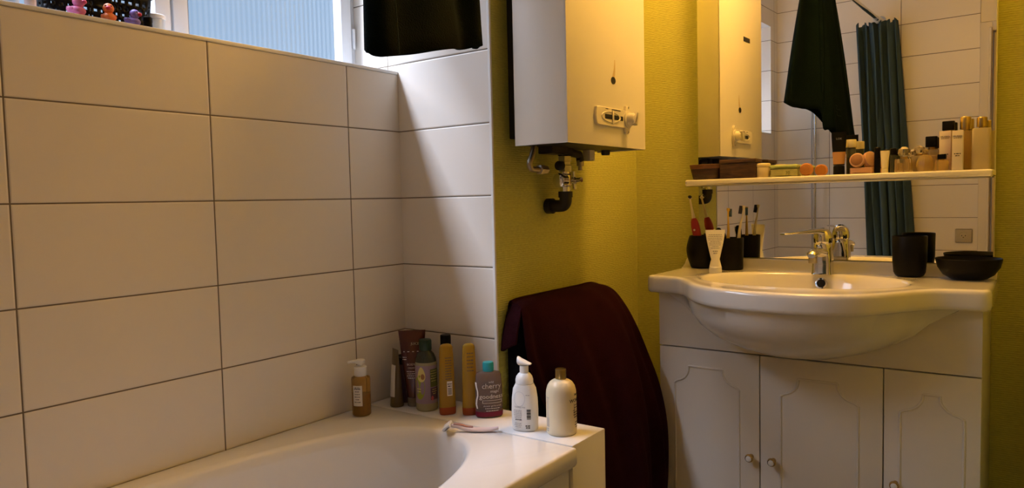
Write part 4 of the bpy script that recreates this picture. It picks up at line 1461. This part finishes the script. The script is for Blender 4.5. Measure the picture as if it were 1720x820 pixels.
duck('d1', 'pink rubber duck on the window ledge, leftmost of the ducks', -1.592, .702, R(28), 'duck_pink', 'beak_pink', .92)
duck('d2', 'orange rubber duck between the pink and purple ducks', -1.592, .766, R(-25), 'duck_orange', 'beak_red', .86)
duck('d3', 'purple rubber duck beside the small black pot on the ledge', -1.592, .815, R(35), 'duck_purple', 'beak_red', .82)
o = thing('lip_pot', 'tiny black pot on the window ledge right of purple duck', 'pot', (-1.592, .849, LZ))
link('pot_body', lathe([(.0085, 0), (.009, .001), (.009, .016)], 24), 'black_matte', o)
link('lid', lathe([(.0095, .0165), (.0095, .0255), (.008, .027)], 24), 'black_matte', o)
o = thing('plastic_tub', 'milky white plastic tub with lid beside the black basket', 'tub', (-1.668, .903, LZ))
link('tub_body', lathe([(.0215, 0), (.0235, .002), (.0245, .042), (.024, .043)], 36), 'milky', o)
link('lid', lathe([(.0258, .0435), (.0262, .045), (.0262, .052), (.0235, .054)], 36), 'white_plastic', o)
o = thing('black_bottle', 'black bottle at the far left of the window ledge', 'bottle', (-1.622, .548, LZ))
link('bottle_body', lathe([(.021, 0), (.022, .003), (.022, .10), (.012, .115), (.010, .118)], 32), 'black_matte', o)
link('cap', lathe([(.0125, .1185), (.0125, .14), (.011, .142)], 24), 'black_matte', o)
o = thing('white_bottle', 'pale bottle beside the black bottle left of the basket', 'bottle', (-1.640, .599, LZ))
link('bottle_body', lathe([(.017, 0), (.018, .003), (.018, .08), (.010, .092), (.009, .095)], 32), 'milky', o)
link('cap', lathe([(.0105, .0955), (.0105, .115), (.009, .117)], 24), 'white_plastic', o)
o = thing('pink_bottle', 'small pink bottle touching the left end of the black basket', 'bottle', (-1.600, .622, LZ))
link('bottle_body', lathe([(.0095, 0), (.0102, .002), (.0102, .05), (.006, .057)], 28), 'pink_plastic', o)
link('cap', lathe([(.0065, .0575), (.0065, .074), (.005, .075)], 20), 'duck_pink', o)

# ------------------------------------------------------------------ shower rod, curtain, green towel
ROD_X, ROD_Z = -.93, 2.195
rd = thing('curtain_rod', 'chrome shower curtain rod above the outer edge of the bathtub', 'curtain rod', (ROD_X, YF, ROD_Z))
bm = tube([(0, .004, 0), (0, 1.7, 0)], .0125, 20)
link('rod', bm, 'chrome', rd)
bm = xform(lathe([(.032, 0), (.032, .006), (.018, .014), (.0135, .022)], 28), Matrix.Rotation(-pi / 2, 4, 'X'))
link('flange', xform(bm, T(0, .0008, 0)), 'chrome', rd)
bm = tube([(0, 1.695, 0), (0, 1.7, ZC - ROD_Z - .001)], .008, 14)
link('ceiling_hanger', bm, 'chrome', rd)

cur = thing('shower_curtain', 'teal shower curtain bunched at the entrance end of the rod', 'curtain', (ROD_X, YF + .06, .40))
rows = []
NU = 150
for j in range(25):
    v = j / 24
    z = 2.172 - v * 1.60
    row = []
    for i in range(NU + 1):
        u = i / NU
        fl = .5 - .5 * cos(min(1, v * 1.0) * pi)
        xx = -1.052 + .236 * u + v * (.085 + .015 * u)
        amp = .040 + .012 * v
        yy = -.275 + amp * sin(u * 2 * pi * 5.5 + .6 * sin(v * 3 + u * 5)) + .012 * sin(u * 23 + v * 6)
        xx += .012 * sin(u * 2 * pi * 11 + v * 2)
        row.append((xx - ROD_X, yy - (YF + .06), z - .40 + .012 * sin(u * 60) * (1 if j == 0 else 0)))
    rows.append(row)
c = link('cloth', loft(rows, closed=False), 'curtain', cur, sharp=180)
solid(c, .0015, 0)
for k in range(6):
    bm = tube([(.019 * cos(a), 0, .019 * sin(a)) for a in [2 * pi * i / 20 for i in range(21)]], .0022, 8, caps=False)
    link('curtain_ring', bm, 'white_plastic', cur, loc=(0, -.045 + .024 * k, ROD_Z - .40 - .005))

# towel folded over the rod; loop of cloth seen from below and, in the mirror, from the far side
tw = thing('green_towel', 'dark green bath towel hanging from the curtain rod by the window', 'towel', (ROD_X, 1.0, 1.37))
BOT = [(-.836, .782, 1.370), (-.815, .803, 1.366), (-.822, .86, 1.378), (-.818, .92, 1.392), (-.826, .985, 1.407), (-.848, 1.03, 1.415), (-.842, 1.075, 1.428), (-.868, 1.105, 1.434), (-.890, 1.112, 1.440), (-.905, 1.116, 1.528), (-.960, 1.185, 1.535), (-1.008, 1.262, 1.552),
       (-1.035, 1.235, 1.566), (-1.026, 1.13, 1.552), (-.995, 1.06, 1.548), (-.965, .99, 1.525), (-.93, .92, 1.465), (-.895, .855, 1.405), (-.866, .806, 1.382)]
nb = len(BOT)
TOPP = []
for i, p in enumerate(BOT):
    side = 1 if p[0] > -.925 else -1
    yy = .86 + (p[1] - .775) * .72
    TOPP.append((ROD_X + side * .017, yy, ROD_Z))
sm_b = smooth_path([BOT[-1]] + BOT + [BOT[0]], 6)[6:-6]
sm_t = smooth_path([TOPP[-1]] + TOPP + [TOPP[0]], 6)[6:-6]
nn = min(len(sm_b), len(sm_t))
rows = []
NV = 26
for j in range(NV + 1):
    v = j / NV
    row = []
    for i in range(nn):
        a, b = sm_b[i], sm_t[i]
        s = v
        q = a.lerp(b, s)
        bulge = .010 * sin(pi * v) * sin(i * 2 * pi / nn * 7)
        q = Vector((q.x + bulge, q.y + bulge * .6, q.z))
        row.append((q.x - ROD_X, q.y - 1.0, q.z - 1.37))
    rows.append(row)
g = link('cloth', loft(rows, cap0=False, cap1=False), 'towel_green', tw, sharp=180)
solid(g, .009, 1)
# roll of cloth that lies over the rod
lp = []
for y in [.845 + .29 * i / 20 for i in range(21)]:
    lp.append([(.029 * cos(t), y - 1.0, ROD_Z - 1.37 + .029 * sin(t)) for t in [pi * i / 16 for i in range(17)]] + [(.0165 * cos(t), y - 1.0, ROD_Z - 1.37 + .0165 * sin(t)) for t in [pi - pi * i / 16 for i in range(17)]])
link('fold_over_rod', loft(lp), 'towel_green', tw)
seam = [Vector(r_[9]) + Vector((.0092, -.004, 0)) for r_ in rows]
link('selvedge', tube(seam, .0011, 8), 'seam_green', tw)
for k in (3, 4):
    hem = [Vector(rows[k][i]) + Vector((.0095, .0005, 0)) for i in range(26, 38)]
    link('hem', tube(hem, .0010, 8), 'seam_green', tw)

# ------------------------------------------------------------------ maroon towel over an added stand, black in place of shade
hp = thing('added_stand', 'slim added stand beneath the maroon towel, black for the shade inside its drape', 'stand', (-1.19, 1.86, 0))
bm = loft([[(x, y, z) for x, y in ((-s1, -s2), (s1, -s2), (s1, s2), (-s1, s2))] for s1, s2, z in ((.016, .225, .10), (.019, .230, .105), (.019, .232, .79), (.016, .228, .80))])
link('panel', bm, 'drape_shade', hp)  # black sheet stands for the shaded hollow below the flap
for y in (-.17, .17):
    link('foot', box(-.026, .10, y - .015, y + .015, 0, .02, .004), 'drape_shade', hp)
    link('post', box(-.012, .012, y - .012, y + .012, .019, .101, .002), 'drape_shade', hp)
link('rail', tube([(0, -.232, .818), (0, .232, .818)], .017, 14), 'drape_shade', hp)

mt = thing('maroon_towel', 'maroon terry towel draped in the yellow recess beside the vanity', 'towel', (-1.10, 1.86, .03))
G = [  # columns along the recess, each from the wall side over the top and down the front
    [(-1.2135, 1.640, .66), (-1.212, 1.642, .838), (-1.188, 1.634, .851), (-1.164, 1.630, .838), (-1.156, 1.630, .775), (-1.154, 1.634, .72), (-1.152, 1.652, .655), (-1.145, 1.685, .58), (-1.125, 1.715, .50), (-1.09, 1.74, .38), (-1.06, 1.755, .20), (-1.05, 1.76, .04)],
    [(-1.2135, 1.675, .66), (-1.212, 1.675, .842), (-1.190, 1.672, .856), (-1.160, 1.672, .848), (-1.142, 1.675, .79), (-1.130, 1.682, .72), (-1.115, 1.702, .64), (-1.10, 1.728, .56), (-1.075, 1.75, .47), (-1.045, 1.765, .34), (-1.02, 1.775, .19), (-1.01, 1.78, .04)],
    [(-1.2135, 1.76, .66), (-1.212, 1.76, .843), (-1.190, 1.76, .857), (-1.155, 1.762, .852), (-1.122, 1.765, .80), (-1.096, 1.772, .73), (-1.072, 1.785, .65), (-1.05, 1.80, .57), (-1.028, 1.81, .47), (-1.005, 1.815, .34), (-.985, 1.82, .19), (-.975, 1.82, .04)],
    [(-1.2135, 1.88, .66), (-1.212, 1.88, .843), (-1.190, 1.88, .858), (-1.145, 1.885, .855), (-1.100, 1.888, .81), (-1.062, 1.89, .74), (-1.030, 1.893, .66), (-1.002, 1.897, .57), (-.975, 1.90, .46), (-.952, 1.90, .33), (-.94, 1.90, .18), (-.935, 1.90, .04)],
    [(-1.2135, 2.00, .66), (-1.212, 2.00, .843), (-1.190, 2.00, .858), (-1.138, 2.00, .854), (-1.085, 1.998, .812), (-1.042, 1.993, .745), (-1.008, 1.988, .665), (-.980, 1.985, .57), (-.957, 1.98, .46), (-.944, 1.975, .33), (-.938, 1.97, .18), (-.935, 1.965, .04)],
    [(-1.2135, 2.09, .66), (-1.212, 2.10, .843), (-1.190, 2.10, .856), (-1.135, 2.09, .848), (-1.080, 2.07, .805), (-1.035, 2.052, .74), (-.998, 2.040, .66), (-.963, 2.032, .57), (-.936, 2.026, .46), (-.926, 2.02, .33), (-.926, 2.015, .18), (-.93, 2.01, .04)],
    [(-1.212, 2.135, .58), (-1.210, 2.150, .80), (-1.185, 2.150, .830), (-1.135, 2.128, .815), (-1.085, 2.104, .765), (-1.042, 2.085, .70), (-1.003, 2.072, .62), (-.966, 2.062, .54), (-.938, 2.054, .43), (-.930, 2.048, .30), (-.935, 2.043, .16), (-.94, 2.04, .04)],
    [(-1.206, 2.140, .48), (-1.200, 2.150, .66), (-1.180, 2.150, .72), (-1.140, 2.135, .71), (-1.100, 2.118, .66), (-1.065, 2.102, .60), (-1.035, 2.090, .53), (-1.005, 2.078, .45), (-.982, 2.070, .36), (-.972, 2.062, .25), (-.975, 2.056, .14), (-.98, 2.05, .04)],
]
G = [[Vector(p) - Vector((-1.10, 1.86, .03)) for p in c_] for c_ in G]
cols = [smooth_path(c_, 6) for c_ in G]
rows = []
for j in range(len(cols[0])):
    rows.append(smooth_path([c_[j] for c_ in cols], 8))
for j, r_ in enumerate(rows):
    for i, p in enumerate(r_):
        v = j / len(rows)
        k_ = min(1, max(0, v - .22) * 3)
        p.x += k_ * (.011 * sin(i * .42 + v * 3.2) + .005 * sin(i * .95 - v * 5))
        p.z += k_ * .006 * sin(i * .7 + 1)
        r_[i] = p
c = link('cloth', loft(rows, closed=False), 'towel_red', mt, sharp=180)
solid(c, .007, 0)
# loose side flap hanging over the near end of the stand
FL = [[(-1.214, 1.646, .834), (-1.215, 1.628, .795), (-1.216, 1.616, .755), (-1.217, 1.611, .722)],
      [(-1.200, 1.642, .848), (-1.203, 1.620, .800), (-1.206, 1.610, .757), (-1.208, 1.606, .722)],
      [(-1.180, 1.636, .852), (-1.183, 1.617, .805), (-1.187, 1.609, .762), (-1.190, 1.606, .732)],
      [(-1.160, 1.631, .838), (-1.160, 1.620, .805), (-1.163, 1.613, .770), (-1.166, 1.611, .742)]]
FL = [smooth_path([Vector(p) - Vector((-1.10, 1.86, .03)) for p in c_], 5) for c_ in FL]
rows2 = [smooth_path([c_[j] for c_ in FL], 6) for j in range(len(FL[0]))]
f_ = link('side_flap', loft(rows2, closed=False), 'towel_red', mt, sharp=180)
solid(f_, .007, 0)

# ------------------------------------------------------------------ entrance wall: socket and shower riser
so = thing('wall_socket', 'grey earthed wall socket on the tiled entrance wall', 'socket', (-.468, YF + .0005, .847))
bm = box(-.045, .045, 0, .010, -.041, .041, .004, 3)
pl = link('cover_plate', bm, 'socket', so)
bm = xform(loft([ring(r, r, z, 36) for r, z in ((.026, .0002), (.026, .003), (.0225, .003), (.0215, .0002))], cap0=False, cap1=False), T(0, .010, 0) @ Matrix.Rotation(-pi / 2, 4, 'X'))
link('round_recess', bm, 'socket', so)
for x in (-.0095, .0095):
    link('pin_hole', xform(lathe([(.0026, 0), (.0026, .004)], 12), T(x, .0098, 0) @ Matrix.Rotation(-pi / 2, 4, 'X')), 'hole', so)
link('earth_pin', xform(lathe([(.0026, 0), (.0026, .016)], 12), T(0, .0098, -.010) @ Matrix.Rotation(-pi / 2, 4, 'X')), 'brass', so)

sr = thing('shower_rail', 'slim chrome shower rail on the tiled entrance wall', 'shower rail', (-1.318, YF + .0005, .80))
bm = tube([(0, .035, 0), (0, .035, 1.02)], .0075, 16)
link('rail', bm, 'chrome', sr)
for z in (.02, 1.0):
    link('bracket', xform(lathe([(.015, 0), (.015, .02), (.011, .046)], 20), T(0, .0005, z) @ Matrix.Rotation(-pi / 2, 4, 'X')), 'chrome', sr)
bm = tube(smooth_path([(-.016, .04, 1.0), (-.019, .045, .7), (-.018, .045, .3), (-.016, .045, .0), (-.02, .05, -.1)], 8), .005, 10)
link('hose', bm, 'trimm', sr)

bpy.context.view_layer.update()
